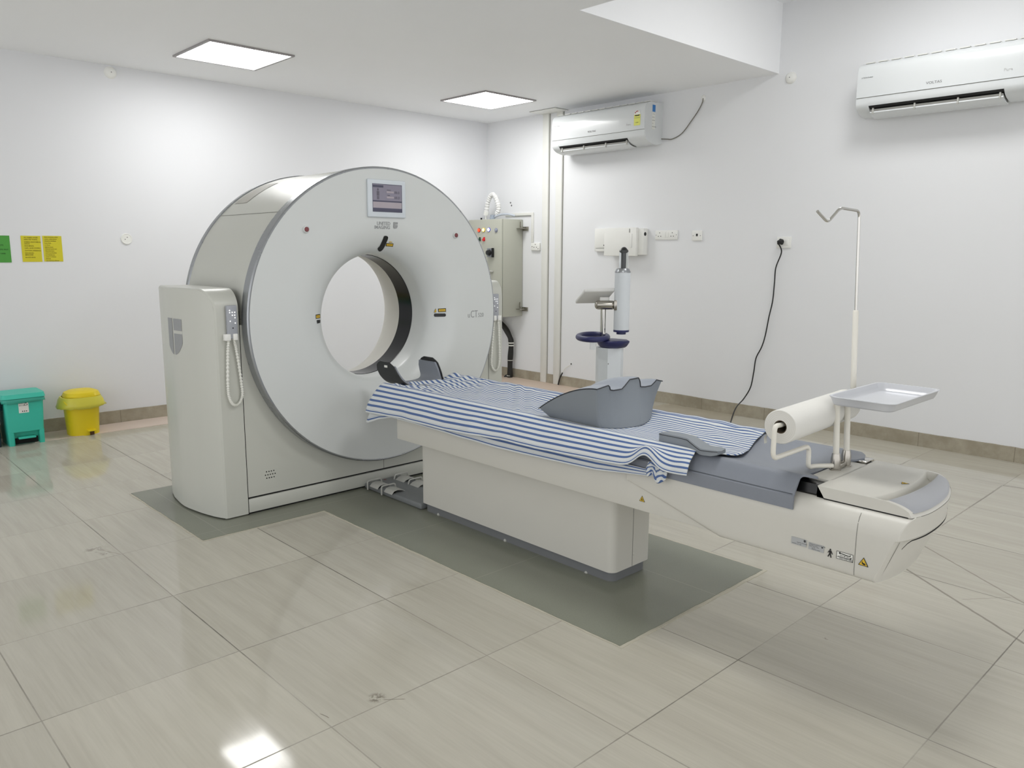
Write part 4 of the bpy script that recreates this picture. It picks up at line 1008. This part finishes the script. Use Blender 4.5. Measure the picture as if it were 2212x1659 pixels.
# ------------------------------------------------------------------ things on the right wall
UR = -EY                          # rightwards on the right wall
def rbox(y0, y1, z0, z1, d0, d1, bev=0, seg=2): return MB().box((XR-d1, min(y0, y1), z0), (XR-d0, max(y0, y1), z1), bev, seg)
def air_con(yl_, dz, label, first):
    W = 1.095; yr2 = yl_-W
    t = thing('air_conditioner', label, 'air conditioner', (XR, (yl_+yr2)/2, 2.28+dz), group='split air conditioners on the right wall')
    S = [(0, 2.64), (.17, 2.638), (.215, 2.625), (.242, 2.600), (.250, 2.575), (.2525, 2.5), (.2535, 2.40), (.2535, 2.362), (.247, 2.340), (.225, 2.318), (.19, 2.300), (.14, 2.288), (.08, 2.284), (0, 2.30)]
    S = [(a, b+dz) for a, b in S]
    # body with an open outlet: two solid ends and a thinner middle with a recess
    mb = MB(); e0, e1 = yl_-.085, yr2+.19
    mb.prism([(a, b) for a, b in S], (XR, yl_, 0), -EX, EZ, -EY*(yl_-e0), bev=.0)
    mb.prism([(a, b) for a, b in S], (XR, e1, 0), -EX, EZ, -EY*(e1-yr2))
    S2 = [p for p in S[:8]]+[(.245, 2.345+dz), (.205, 2.352+dz), (.13, 2.36+dz), (.10, 2.30+dz), (.08, 2.284+dz), (0, 2.30+dz)]
    mb.prism(S2, (XR, e0, 0), -EX, EZ, -EY*(e0-e1))
    part('casing', mb, m_ac, t, ang=40, weld=False)
    fpn = [(.236, 2.611), (.247, 2.597), (.2555, 2.574), (.2575, 2.5), (.2585, 2.402), (.2535, 2.401), (.2525, 2.5), (.2505, 2.574)]
    part('front_panel', MB().prism([(a, b+dz) for a, b in fpn], (XR, yl_-.002, 0), -EX, EZ, -EY*(W-.004)), m_ac, t, ang=40)
    part('seam', rbox(yl_-.003, yr2+.003, 2.3985+dz, 2.4012+dz, .25, .2542), m_seam, t)
    part('outlet', MB().prism([(.243, 2.346+dz), (.203, 2.351+dz), (.131, 2.3585+dz), (.104, 2.302+dz), (.106, 2.298+dz), (.14, 2.33+dz), (.215, 2.328+dz), (.236, 2.331+dz), (.241, 2.338+dz)], (XR, e0-.002, 0), -EX, EZ, -EY*(e0-e1-.004)), m_dark, t)
    part('flap', MB().prism([(.222, 2.308+dz), (.226, 2.300+dz), (.20, 2.284+dz), (.15, 2.273+dz), (.105, 2.272+dz), (.105, 2.278+dz), (.15, 2.281+dz), (.195, 2.293+dz)], (XR, e0-.004, 0), -EX, EZ, -EY*(e0-e1-.01)), m_ac, t, ang=50)
    part('inner_vane', MB().prism([(.226, 2.322+dz), (.220, 2.308+dz), (.15, 2.288+dz), (.108, 2.283+dz), (.108, 2.290+dz), (.15, 2.298+dz)], (XR, e0-.006, 0), -EX, EZ, -EY*(e0-e1-.014)), m_acd, t, ang=50)
    for f in (.03, .36, .68, .97):
        y = lerp(e0, e1, f); part('bracket', MB().box((XR-.232, y-.005, 2.292+dz), (XR-.215, y+.005, 2.338+dz), .002), m_pedal, t)
    fi = MB()
    for k_ in range(13): y = lerp(yl_-.05, yr2+.03, k_/12); fi.box((XR-.19, y-.03, 2.636+dz), (XR-.10, y+.03, 2.643+dz))
    part('top_grille', fi, m_trunk, t)
    text('lettering', 'VOLTAS', .022, (XR-.2592, yl_-.50, 2.432+dz), UR, EZ, m_inkg, t, 'CENTER', sx=1.2)
    text('lettering', 'A TATA Product', .011, (XR-.2592, yl_-.03, 2.527+dz), UR, EZ, m_inkg, t)
    text('lettering', 'Pure', .026, (XR-.2592, yr2+.20, 2.445+dz), UR, EZ, mat('ink_pale', (190, 190, 190), .6), t)
    if first:
        o_ = Vector((XR-.2592, yr2+.115, 2.437)); w_, h_ = .068, .145
        p_ = part('energy_label', MB().prism(roundrect(w_, h_*.62, .003), o_, UR, EZ, -EX*.0005), m_elab, t); p_['label'] = 'yellow and white star rating sticker'
        part('label_dial', MB().prism([(w_/2+w_/2*math.cos(a), h_*.62+w_/2*math.sin(a)*1.1) for a in [PI*k_/16 for k_ in range(17)]], o_, UR, EZ, -EX*.0006), m_paper, p_)
        for k_ in range(3):
            a = PI*.45+k_*PI*.17; part('label_star', MB().prism([(w_/2+.026*math.cos(a)+.006*math.cos(b_), h_*.62+.028*math.sin(a)+.006*math.sin(b_)) for b_ in [2*PI*q/8 for q in range(8)]], o_-EX*.0005, UR, EZ, -EX*.0004), m_red, p_)
        part('label_print', MB().prism([(.006, h_*.60), (w_-.006, h_*.60), (w_-.012, h_*.54), (.012, h_*.54)], o_-EX*.0004, UR, EZ, -EX*.0004), m_ink, p_)
        text('label_print', 'POWER SAVINGS', .007, o_+Vector((-.0006, -.008, h_*.42)), UR, EZ, m_inkg, p_); text('label_print', '3 STAR', .010, o_+Vector((-.0006, -.016, h_*.14)), UR, EZ, m_ink, p_)
        # sticker on the end face, which looks along -Y
        ye = yr2-.0006; xs_ = XR-.155
        part('side_label', MB().box((xs_, ye, 2.555), (xs_+.042, ye+.001, 2.612)), m_blue, t)['label'] = 'small blue sticker on the end face'
        sl_ = part('side_label', MB().box((xs_-.002, ye, 2.41), (xs_+.042, ye+.0008, 2.548)), m_paper, t)
        for k_, ln in enumerate(('1.5 TON', 'SPLIT AC', '230V 50Hz', 'R 32', 'MADE IN INDIA')): text('label_print', ln, .0085, (xs_+.001, ye-.0003, 2.532-.026*k_), EX, EZ, m_inkg, sl_, ext=.0002)
    return t
air_con(5.392, 0, 'white split air conditioner with star rating label, under the low ceiling', True)
air_con(2.492, .010, 'white split air conditioner high on right wall, cut by the picture edge', False)
# cable from the air conditioner to the wall cap
def rw_path(px, d): return [at_x(x, y, XR-d) for x, y in px]
t = thing('cable', 'thin grey cable looping from air conditioner to a wall cap', 'cable', at_x(1465, 295, XR-.01))
part('wire', MB().tube(smooth(rw_path([(1424, 300), (1440, 300.5), (1453, 300), (1474, 287), (1497, 256), (1509, 238), (1517, 222), (1519, 212)], .012), 6), .0042, 8), mat('cable_grey', (120, 117, 108), .6, var=.3, scale=60), t)
part('wall_cap', MB().sphere(at_x(1520, 212, XR), .028, 10, sc=(.5, .8, 1)), m_switch, t)
# trunking runs in the corner
for nm, px0, px1, px2, lab, zt in (('cable_trunking', 5.742, 5.662, 0, 'white cable trunking strip nearer the room corner', 2.60), ('cable_trunking', 5.555, 5.474, 0, 'white cable trunking strip dropping behind the air conditioner', 2.64)):
    t = thing(nm, lab, 'trunking', (XR, (px0+px1)/2, .006), group='vertical trunking strips')
    part('cover', rbox(px0, px1, .007, 2.715, .0, .024, .003), m_trunk, t)
    part('edge_gap', rbox(px1-.0035, px1, .007, 2.715, .0, .008), mat('gap_grey', (150, 148, 140), .7), t)
t = thing('ceiling_plate', 'white square cover plate under the ceiling where trunking enters', 'cover plate', (XR-.10, 5.60, ZC-.012))
part('plate', MB().box((XR-.185, 5.42, ZC-.010), (XR-.003, 5.77, ZC), .003), m_switch, t); part('edge_gap', MB().box((XR-.188, 5.417, ZC-.003), (XR-.003, 5.773, ZC-.0005)), m_seam, t)
# electrical cabinet
cx0, cy0, cy1, cz0, cz1 = XR-.312, 6.038, 6.555, .682, 1.692
eb = thing('electrical_cabinet', 'putty grey wall cabinet with coloured indicator lamps behind the scanner', 'cabinet', (XR, 6.29, cz0))
part('carcass', MB().box((cx0+.022, cy0, cz0), (XR-.004, cy1, cz1), .004), m_cab, eb)
dr = part('door', MB().box((cx0, cy0+.001, cz0+.003), (cx0+.02, cy1-.001, cz1-.003), .004), m_cab, eb)
part('door_gap', MB().box((cx0+.0195, cy0+.003, cz0+.004), (cx0+.0225, cy1-.003, cz1-.004)), m_dark, eb)
def ep_(px, py): return at_x(1000+px/3.608, 400+py/3.608, cx0)
for (px, py), m_ in (((127, 351), mat('lamp_red', (255, 60, 30), .3, emit=1.2)), ((163, 349), mat('lamp_yellow', (255, 240, 120), .3, emit=2.2)), ((203, 347), mat('lamp_white_blue', (190, 195, 255), .3, emit=2.2)), ((260, 351), mat('lamp_off', (150, 156, 170), .25))):
    q = ep_(px, py); l_ = part('indicator_lamp', MB().lathe([(.0, .016), (.012, .014), (.0165, .008), (.0165, 0)], q, -EX, 20), m_, dr)
    part('lamp_bezel', MB().lathe([(.0165, .007), (.022, .006), (.022, 0)], q, -EX, 20), {127: m_red, 163: m_yellow, 203: mat('bezel_blue', (70, 70, 200), .3), 260: mat('bezel_grey', (120, 125, 150), .3)}[px], l_)
for (px, py), m_ in (((132, 426), mat('button_green', (20, 60, 40), .4)), ((166, 426), mat('button_red', (210, 20, 30), .35))):
    q = ep_(px, py); b__ = part('push_button', MB().lathe([(.0, .02), (.014, .018), (.016, 0)], q, -EX, 18), m_, dr)
    part('button_plate', MB().box((cx0-.003, q.y-.013, q.z+.014), (cx0, q.y+.013, q.z+.028)), m_, b__)
q = ep_(222, 526); sw = part('rotary_switch', MB().box((cx0-.030, q.y-.045, q.z-.045), (cx0, q.y+.040, q.z+.045), .005), mat('switch_plate', (120, 124, 130), .35), dr)
part('switch_knob', MB().lathe([(.0, .062), (.024, .060), (.032, .03)], q, -EX, 20), m_black, sw); part('switch_frame', MB().box((cx0-.034, q.y-.048, q.z-.048), (cx0-.006, q.y-.034, q.z+.048), .003), m_black, sw)
q = ep_(225, 672); part('door_handle', MB().box((cx0-.03, q.y-.03, q.z-.008), (cx0, q.y+.05, q.z+.008), .004), m_pedal, dr)
for z_ in (1.63, .79):
    k = MB().box((XR-.10, cy0-.06, z_-.035), (XR-.004, cy0-.002, z_-.028)); k.box((XR-.012, cy0-.085, z_-.055), (XR, cy0-.002, z_-.012), .002)
    k.obox((XR-.05, cy0-.012, z_+.01), Vector((.004, 0, 0)), Vector((0, .006, 0)), Vector((0, 0, .03)))
    part('mounting_lug', k, m_steel, eb); 
part('cable_gland', MB().lathe([(.0, .0), (.03, 0), (.03, .02), (.024, .024), (.024, .05), (.0, .05)], (XR-.20, 6.30, cz1), EZ, 20), mat('gland_grey', (150, 160, 172), .4), eb)
part('lock_knob', MB().cyl((XR-.25, 6.42, cz1), (XR-.25, 6.42, cz1+.02), .009), m_black, eb)
part('gland_tail', MB().tube(smooth([(XR-.19, 6.27, cz1+.03), (XR-.17, 6.2, cz1+.05), (XR-.14, 6.12, cz1+.052), (XR-.10, 6.06, cz1+.035)], 6), .012, 10), mat('cable_pale', (178, 184, 194), .45), eb)
hz = [at_x(x, y, XR-.16) for x, y in ((1050.5, 457), (1053, 441), (1058, 427), (1064, 420), (1070, 425), (1075, 438), (1077, 452), (1073.5, 462))]
t = thing('conduit_hose', 'pale arched flexible hose standing above the grey wall cabinet', 'hose', hz[-1])
H_ = smooth(hz, 20)
part('hose', MB().tube(H_, .024, 12, rf=lambda u: .0235+.0025*math.sin(u*len(H_)*.9)), mat('hose_white', (226, 226, 224), .4), t); part('end_fitting', MB().cyl(hz[0]+Vector((0, .005, -.04)), hz[0], .027, .029, 16), m_switch, t); part('inlet', MB().tube([hz[0]+Vector((0, .005, -.04)), (hz[0].x, hz[0].y+.01, cz1)], .010, 8), m_switch, t)
t = thing('cable_hose', 'thick black taped cable dropping below the cabinet into the floor', 'cable', (XR-.06, 6.234, .006))
bh = smooth([(XR-.10, 6.47, .684), (XR-.09, 6.42, .64)]+rw_path([(1086, 702), (1101, 727), (1104, 744), (1102, 780), (1100.5, 818)], .06)+[Vector((XR-.06, 6.234, .006))], 8)
part('cable_jacket', MB().tube(bh, .030, 14, rf=lambda u: .029+.002*math.sin(u*40)), m_hose, t)
for px, py in ((1104, 740.5), (1104, 746)):
    q = at_x(px, py, XR-.06); part('tape', MB().cyl(q-Vector((0, 0, .006)), q+Vector((0, 0, .006)), .0325, None, 14), m_cord, t)
q = at_x(1102, 778, XR-.06); part('tape', MB().cyl(q-Vector((0, 0, .003)), q+Vector((0, 0, .003)), .0325, None, 14), m_cord, t); q = at_x(1101, 811, XR-.06); part('tape', MB().cyl(q-Vector((0, 0, .003)), q+Vector((0, 0, .003)), .0325, None, 14), m_cord, t)
t = thing('mini_trunking', 'slim white trunking turning down from cabinet to a socket', 'trunking', (XR, 5.90, 1.45))
part('cover', rbox(6.30, 5.876, 1.732, 1.762, 0, .014, .002), m_trunk, t); part('cover', rbox(5.906, 5.876, 1.455, 1.735, 0, .0145, .002), m_trunk, t); part('edge_gap', rbox(6.2, 5.92, 1.729, 1.7325, 0, .012), m_seam, t)
# sockets and switch plates
def hole(o_, y, z, r=.004, d=.0115): return MB().disc((XR-d, y, z), -EX, r, 10, t=.0008)
t = thing('wall_socket', 'small white wall socket under the slim trunking beside the cabinet', 'socket', (XR, 5.835, 1.41), group='sockets and switch plates on the right wall')
part('plate', rbox(5.90, 5.775, 1.372, 1.45, 0, .022, .004), m_switch, t)
for dy, dz in ((.045, .0), (0, .022), (-.018, -.006), (.018, -.006), (-.04, -.022)): part('pin_hole', hole(0, 5.835-.0+dy, 1.412+dz, .005, .0222), m_ink, t)
t = thing('switch_box', 'flat white wall box left of the larger junction box', 'wall box', (XR, 4.92, 1.47), group='white wall boxes')
part('plate', rbox(5.025, 4.78, 1.365, 1.58, 0, .03, .004), m_switch, t); part('lid', rbox(5.005, 4.82, 1.40, 1.568, .03, .034, .002), m_switch, t); part('lock_slot', hole(0, 4.902, 1.423, .007, .0345), m_ink, t); part('seam', rbox(5.005, 4.82, 1.393, 1.3955, .03, .0315), m_seam, t)
t = thing('junction_box', 'deep white junction box mounted high behind the injector head', 'wall box', (XR, 4.62, 1.45), group='white wall boxes')
part('casing', rbox(4.815, 4.415, 1.335, 1.572, 0, .07, .006), m_switch, t); part('lid', rbox(4.845, 4.47, 1.325, 1.580, .07, .105, .006), m_switch, t)
part('latch', rbox(4.535, 4.515, 1.40, 1.525, .105, .110, .003), m_switch, t); part('latch', rbox(4.55, 4.541, 1.535, 1.57, .105, .108, .002), m_acd, t)
part('knockout', MB().disc((XR-.045, 4.415, 1.522), -EY, .017, 16, t=.001), m_ink, t)
t = thing('double_socket', 'wide white double socket with two switches right of the junction box', 'socket', (XR, 4.21, 1.51), group='sockets and switch plates on the right wall')
part('plate', rbox(4.329, 4.091, 1.470, 1.552, 0, .012, .004), m_switch, t)
for yy in (4.28, 4.145):
    for dy, dz in ((0, .018), (.013, -.012), (-.013, -.012)): part('pin_hole', hole(0, yy+dy, 1.512+dz, .0042, .0124), m_ink, t)
for yy in (4.225, 4.198): part('rocker', rbox(yy+.012, yy-.012, 1.49, 1.535, .012, .016, .0015), m_switch, t)
for yy in (4.318, 4.102): part('screw', hole(0, yy, 1.511, .0035, .0122), m_inkg, t)
t = thing('data_socket', 'small square white data socket between double socket and plugged socket', 'socket', (XR, 3.89, 1.50), group='sockets and switch plates on the right wall')
part('plate', rbox(3.942, 3.842, 1.459, 1.545, 0, .012, .004), m_switch, t); part('port', rbox(3.900, 3.882, 1.497, 1.518, .0121, .0128), m_ink, t)
for yy in (3.928, 3.857): part('screw', hole(0, yy, 1.502, .0035, .0122), m_inkg, t)
t = thing('power_socket', 'white power socket plate with black plug on the right wall', 'socket', (XR, 3.09, 1.44), group='sockets and switch plates on the right wall')
part('plate', rbox(3.15, 3.03, 1.396, 1.484, 0, .012, .004), m_switch, t); part('rocker', rbox(3.078, 3.050, 1.418, 1.466, .012, .016, .002), m_switch, t)
t = thing('cable', 'black plug and cord hanging from the wall socket to the floor', 'cord', (XR-.05, 3.109, 1.44))
part('plug', MB().lathe([(.0, .052), (.011, .05), (.017, .03), (.022, .0), (.0, .0)], (XR-.013, 3.109, 1.445), -EX, 16), m_plug, t)
pk = MB(); 
for dy, dz in ((0, .015), (.013, -.008), (-.013, -.008)): pk.sphere((XR-.03, 3.109+dy, 1.442+dz), .0125, 8, sc=(1.1, 1, 1))
part('plug_lobes', pk, m_plug, t)
cordp = [Vector((XR-.05, 3.109, 1.425))]+[at_x(x, y, XR-d) for x, y, d in ((1688, 545, .03), (1676, 578, .03), (1673, 610, .03), (1669, 650, .03), (1661, 685, .03), (1653, 725, .03), (1645, 750, .03), (1633, 774, .03), (1628, 805, .03), (1621, 837, .04), (1606, 862, .06), (1588, 884, .3))]
g = at_z(1572, 935, .008); g2 = at_z(1560, 985, .006); cordp += [g, g2]
part('cord', MB().tube(smooth(cordp, 8), .0052, 8), m_plug, t)
t = thing('loose_wire', 'short black and white wire end poking out low beside trunking', 'wire', (XR-.03, 5.45, .01))
part('wire', MB().tube(smooth([(XR-.03, 5.474, .008), (XR-.03, 5.455, .07), (XR-.025, 5.42, .14)], 6), .007, 8), m_plug, t); part('wire', MB().tube(smooth([(XR-.025, 5.42, .14), (XR-.02, 5.385, .19), (XR-.01, 5.33, .225)], 6), .004, 8), m_cord, t); part('wall_hole', MB().disc((XR-.002, 5.325, .237), -EX, .008, 12, t=.001), m_ink, t)
t = thing('wall_hole_marks', 'two dark screw holes in the wall above the cabinet trunking', 'wall marks', (XR, 6.22, 1.86))
part('hole', MB().disc(at_x(1102.8, 438, XR-.0005), -EX, .010, 10), m_inkg, t); part('hole', MB().disc(at_x(1105, 444, XR-.0005), -EX, .010, 10), m_inkg, t)
def cap(name, label, c, nrm, r, h, dot=True, flat_=False):
    t = thing(name, label, 'cover plate', c, group='round wall cover plates')
    pr = [(.0, h), (r*.55, h*.92), (r*.85, h*.6), (r, 0)] if not flat_ else [(.0, h), (r*.8, h), (r*.84, h*1.3), (r*.93, h*1.3), (r, 0)]
    part('cover', MB().lathe(pr, c, nrm, 28), m_switch, t, ang=50)
    if dot: part('screw', MB().disc(Vector(c)+Vector(nrm)*h*.96, nrm, r*.09, 8), m_inkg, t)
    return t
cap('round_cover', 'round white cover on right wall just below the raised ceiling corner', (XR, 3.118, 2.679), -EX, .045, .026)
cap('round_cover', 'round white cover high on left wall below the ceiling line', (2.09, YB, 2.672), -EY, .045, .026)
t = cap('round_cover', 'round flat white cover plate on the wall left of the scanner', (2.117, YB, 1.442), -EY, .043, .007, False, True)
for dx, dz in ((-.012, -.004), (.004, .012)): part('screw', MB().disc((2.117+dx, YB-.0072, 1.442+dz), -EY, .004, 8), m_inkg, t)

# ------------------------------------------------------------------ papers on the back wall
def paper(x0, x1, z0, z1, m, label, rows, ink, cut=0):
    t = thing('wall_notice', label, 'notice', ((x0+x1)/2, YB, z0), group='waste notices on the left wall')
    sh = part('sheet', MB().box((x0, YB-.003, z0), (x1, YB-.0003, z1)), m, t, flat=True)
    W, Hh = x1-x0, z1-z0
    for (u, v, h, s_) in rows: text('printed_line', s_, Hh*h, (x0+W*u, YB-.0033, z0+Hh*v), EX, EZ, ink, sh, 'RIGHT' if cut else 'LEFT', ext=.0002, sx=.9, bold=Hh*.0012)
    return t
paper(1.148, 1.3275, 1.264, 1.453, m_green, 'green printed notice at the left picture edge', [(.78, .62, .07, 'GENERAL WASTE,'), (.93, .46, .065, 'FOOD WASTE, FRUIT'), (.82, .31, .065, 'PAPER')], m_gink, 1)
paper(1.3975, 1.5225, 1.268, 1.454, m_ypap, 'yellow printed notice in the middle, next to green notice', [(.15, .91, .062, 'ALL NAMED AFTER'), (.15, .835, .062, 'INFECTED WASTE,'), (.15, .74, .062, 'HUMAN ANATOMICAL'), (.15, .67, .062, 'WASTE'), (.15, .59, .062, 'FACE MASKS,'), (.15, .505, .062, 'CAPS, SHOE COVERS,'), (.15, .41, .062, 'COTTON, DRESSINGS'), (.15, .315, .062, 'DISCARDED'), (.15, .245, .062, 'MEDICINES'), (.15, .15, .062, 'BLOOD BAGS')], m_oliv)
paper(1.5355, 1.660, 1.270, 1.4555, m_ypap, 'yellow printed notice on the right of the wall notices', [(.09, .93, .058, 'items containing soiled'), (.09, .855, .058, 'cotton, soiled plaster'), (.09, .78, .058, 'dressings, bandages'), (.09, .70, .058, 'body fluids'), (.09, .625, .058, 'or blood'), (.09, .545, .058, 'expired drugs'), (.09, .47, .058, 'chemical waste and'), (.09, .395, .058, 'discarded linen,'), (.09, .32, .058, 'used in production'), (.09, .24, .058, 'and disinfection'), (.09, .165, .058, 'organs or tissues,'), (.09, .09, .058, 'placenta'), (.09, .015, .058, 'microbiology cultures')], m_oliv)

# ------------------------------------------------------------------ waste bins
def frustum(mb, x0, x1, y0, y1, z0, X0, X1, Y0_, Y1_, z1, r, n=5):
    a = [Vector((x0+p[0], y0+p[1], z0)) for p in roundrect(x1-x0, y1-y0, r, n)]; b = [Vector((X0+p[0], Y0_+p[1], z1)) for p in roundrect(X1-X0, Y1_-Y0_, r, n)]
    k = len(a); mb.grid(lambda i, j: (a, b)[i][j], 2, k, cv=True); mb.add(a, [tuple(range(k))[::-1]]); mb.add(b, [tuple(range(k))]); return mb
def pedal_bin(x0, x1, y0, y1, h, m, ml, label, lab_liner, sticker, loc):
    t = thing('waste_bin', label, 'bin', loc, group='pedal bins along the left wall')
    w = x1-x0; mb = MB(); fx0, fx1 = x0+w*.20, x1-w*.18
    frustum(mb, x0+.012, fx0, y0+.006, y1-.008, 0.0, x0+.008, fx0, y0+.004, y1-.006, .10, .012)
    frustum(mb, fx1, x1-.012, y0+.006, y1-.008, 0.0, fx1, x1-.010, y0+.004, y1-.006, .10, .012)
    frustum(mb, x0+.012, x1-.012, y0+.05, y1-.008, .002, x0+.008, x1-.010, y0+.05, y1-.006, .10, .012)
    frustum(mb, x0+.008, x1-.010, y0+.004, y1-.006, .095, x0-.002, x1, y0-.006, y1, h, .022)
    part('body', mb, m, t, ang=40, weld=False)
    lm = MB(); frustum(lm, x0-.016, x1+.014, y0-.02, y1+.006, h, x0-.010, x1+.008, y0-.012, y1, h+.03, .03); part('lid', lm, m, t, ang=40)
    part('pedal', MB().box((fx0+.02, y0-.012, .045), (fx1-.025, y0+.05, .058), .004), m, t)
    part('pedal_slot', MB().box((fx0+.004, y0+.044, .004), (fx1-.004, y0+.0495, .045)), m_dark, t)
    if sticker:
        s_ = part('sticker', MB().box((x0+w*.35, y0-.0045, h-.105), (x0+w*.60, y0-.002, h-.022)), m_paper, t)
        for k_, ln in enumerate(('WASTE', 'BIO BIN')): text('sticker_print', ln, .012, (x0+w*.36, y0-.0048, h-.042-.014*k_), EX, EZ, m_inkg, s_)
        tr = MB(); c_ = Vector((x0+w*.535, y0-.0046, h-.046))
        for k_ in range(3): a = 2*PI/3*k_+PI/2; tr.prism([(.011*math.cos(a+b_), .011*math.sin(a+b_)) for b_ in (-.7, 0, .7)]+[(.007*math.cos(a+b_), .007*math.sin(a+b_)) for b_ in (.7, 0, -.7)], c_, EX, EZ, -EY*.0004)
        for k_ in range(3): tr.disc((x0+w*(.44+.05*k_), y0-.0046, h-.094), -EY, .004, 8, t=.0004)
        part('sticker_print', tr, m_ink, s_)
    ln_ = MB(); K2 = 60
    def lf(i, j):
        per = roundrect(w+.014, y1-y0+.014, .03, 14); p = per[i % len(per)]; z = (h+.004, h-.012, h-.03-.012*noise.noise((i*.35, 0, x0)))[j]; e = (0, .004, .006+.004*noise.noise((i*.5, 1, x0)))[j]
        c_ = Vector(((w+.014)/2, (y1-y0+.014)/2)); d_ = (Vector(p)-c_).normalized(); return (x0-.007+p[0]+d_.x*e, y0-.012+p[1]+d_.y*e, z)
    ln_.grid(lf, len(roundrect(1, 1, .1, 14)), 3, cu=True)
    o = part('bin_liner', ln_, ml, None, loc=(loc[0], loc[1], h), weld=False); tag(o, lab_liner, 'bin liner', 'bin liners')
    md = o.modifiers.new('thick', 'SOLIDIFY'); md.thickness = .0008
    return t
pedal_bin(1.128, 1.372, 6.262, 6.50, .335, m_teal, m_teald, 'teal rectangular pedal bin with white sticker by the left wall', 'teal plastic liner folded over the rim of the teal bin', True, (1.25, 6.38, 0))
pedal_bin(.86, 1.110, 6.29, 6.52, .285, m_dk, mat('dark_liner', (40, 46, 60), .4, alpha=.9), 'dark blue pedal bin cut off by the left picture edge', 'dark liner folded over the rim of the dark blue bin', False, (.97, 6.415, 0))
# yellow bin: oval body, sagging liner, domed lid
yb = thing('waste_bin', 'yellow oval pedal bin with bag folded over its rim', 'bin', (1.645, 6.385, 0), group='pedal bins along the left wall')
bx_, by_ = 1.640, 6.385
def oval(a, b_, z, k=40, ex=2.6): 
    return [Vector((bx_+a*math.copysign(abs(math.cos(t))**(2/ex), math.cos(t)), by_+b_*math.copysign(abs(math.sin(t))**(2/ex), math.sin(t)), z)) for t in [2*PI*i/k for i in range(k)]]
lv = [oval(.104, .10, 0), oval(.106, .102, .05), oval(.118, .112, .255), oval(.121, .114, .275)]
mb = MB().grid(lambda i, j: lv[i][j], len(lv), 40, cv=True); mb.add(lv[0], [tuple(range(40))[::-1]])
part('body', mb, m_yb, yb)
lv2 = [oval(.122, .115, .283), oval(.124, .117, .293), oval(.112, .105, .318), oval(.08, .075, .332), oval(.03, .03, .337)]
mb = MB().grid(lambda i, j: lv2[i][j]+Vector((.006, 0, 0)), len(lv2), 40, cv=True); mb.add([v+Vector((.006, 0, 0)) for v in lv2[-1]], [tuple(range(40))]); mb.add([v+Vector((.006, 0, 0)) for v in lv2[0]], [tuple(range(40))[::-1]])
part('lid', mb, m_yb, yb)
part('pedal', MB().box((bx_+.0, by_-.125, .030), (bx_+.06, by_-.095, .042), .003), m_yb, yb); part('pedal_slot', MB().box((bx_+.018, by_-.108, .002), (bx_+.046, by_-.100, .030)), mat('slot_brown', (80, 50, 10), .7), yb)
bh_ = [Vector((bx_+.128*math.cos(t), by_-.06-.068*abs(math.sin(t))**.6, .268-.062*abs(math.sin(t)))) for t in [PI+PI*i/24 for i in range(25)]]
part('bail_handle', MB().tube(bh_, .0045, 8), m_yb, yb)
mb = MB(); K3 = 48
def yl_f(i, j):
    t = 2*PI*i/K3; c_, s_ = math.cos(t), math.sin(t); z = (.288, .286, .262, .232, .205+.012*noise.noise((i*.5, 0, 0)))[j]
    if j == 4: z += .02*max(0, c_)-.006*c_
    e = (.004, .010, .020, .026, .030)[j]+.008*noise.noise((i*.55, j*.6, 3))*j/4+.014*abs(c_)*j/4
    cc = math.copysign(abs(c_)**(2/2.6), c_); ss = math.copysign(abs(s_)**(2/2.6), s_)
    return (bx_+(.119+e)*cc, by_+(.113+e*.8)*ss, z)
mb.grid(yl_f, K3, 5, cu=True)
o = part('bin_liner', mb, m_yl, None, loc=(bx_, by_, .2), weld=False); tag(o, 'yellow plastic bag folded over the rim of the yellow bin', 'bin liner', 'bin liners'); md = o.modifiers.new('thick', 'SOLIDIFY'); md.thickness = .0008

# ------------------------------------------------------------------ even fill light, added through the sides where unseen walls are left out
w = bpy.data.worlds.new('world'); SC.world = w; w.use_nodes = True
w.node_tree.nodes['Background'].inputs[0].default_value = (.985, .99, 1, 1); w.node_tree.nodes['Background'].inputs[1].default_value = WORLD
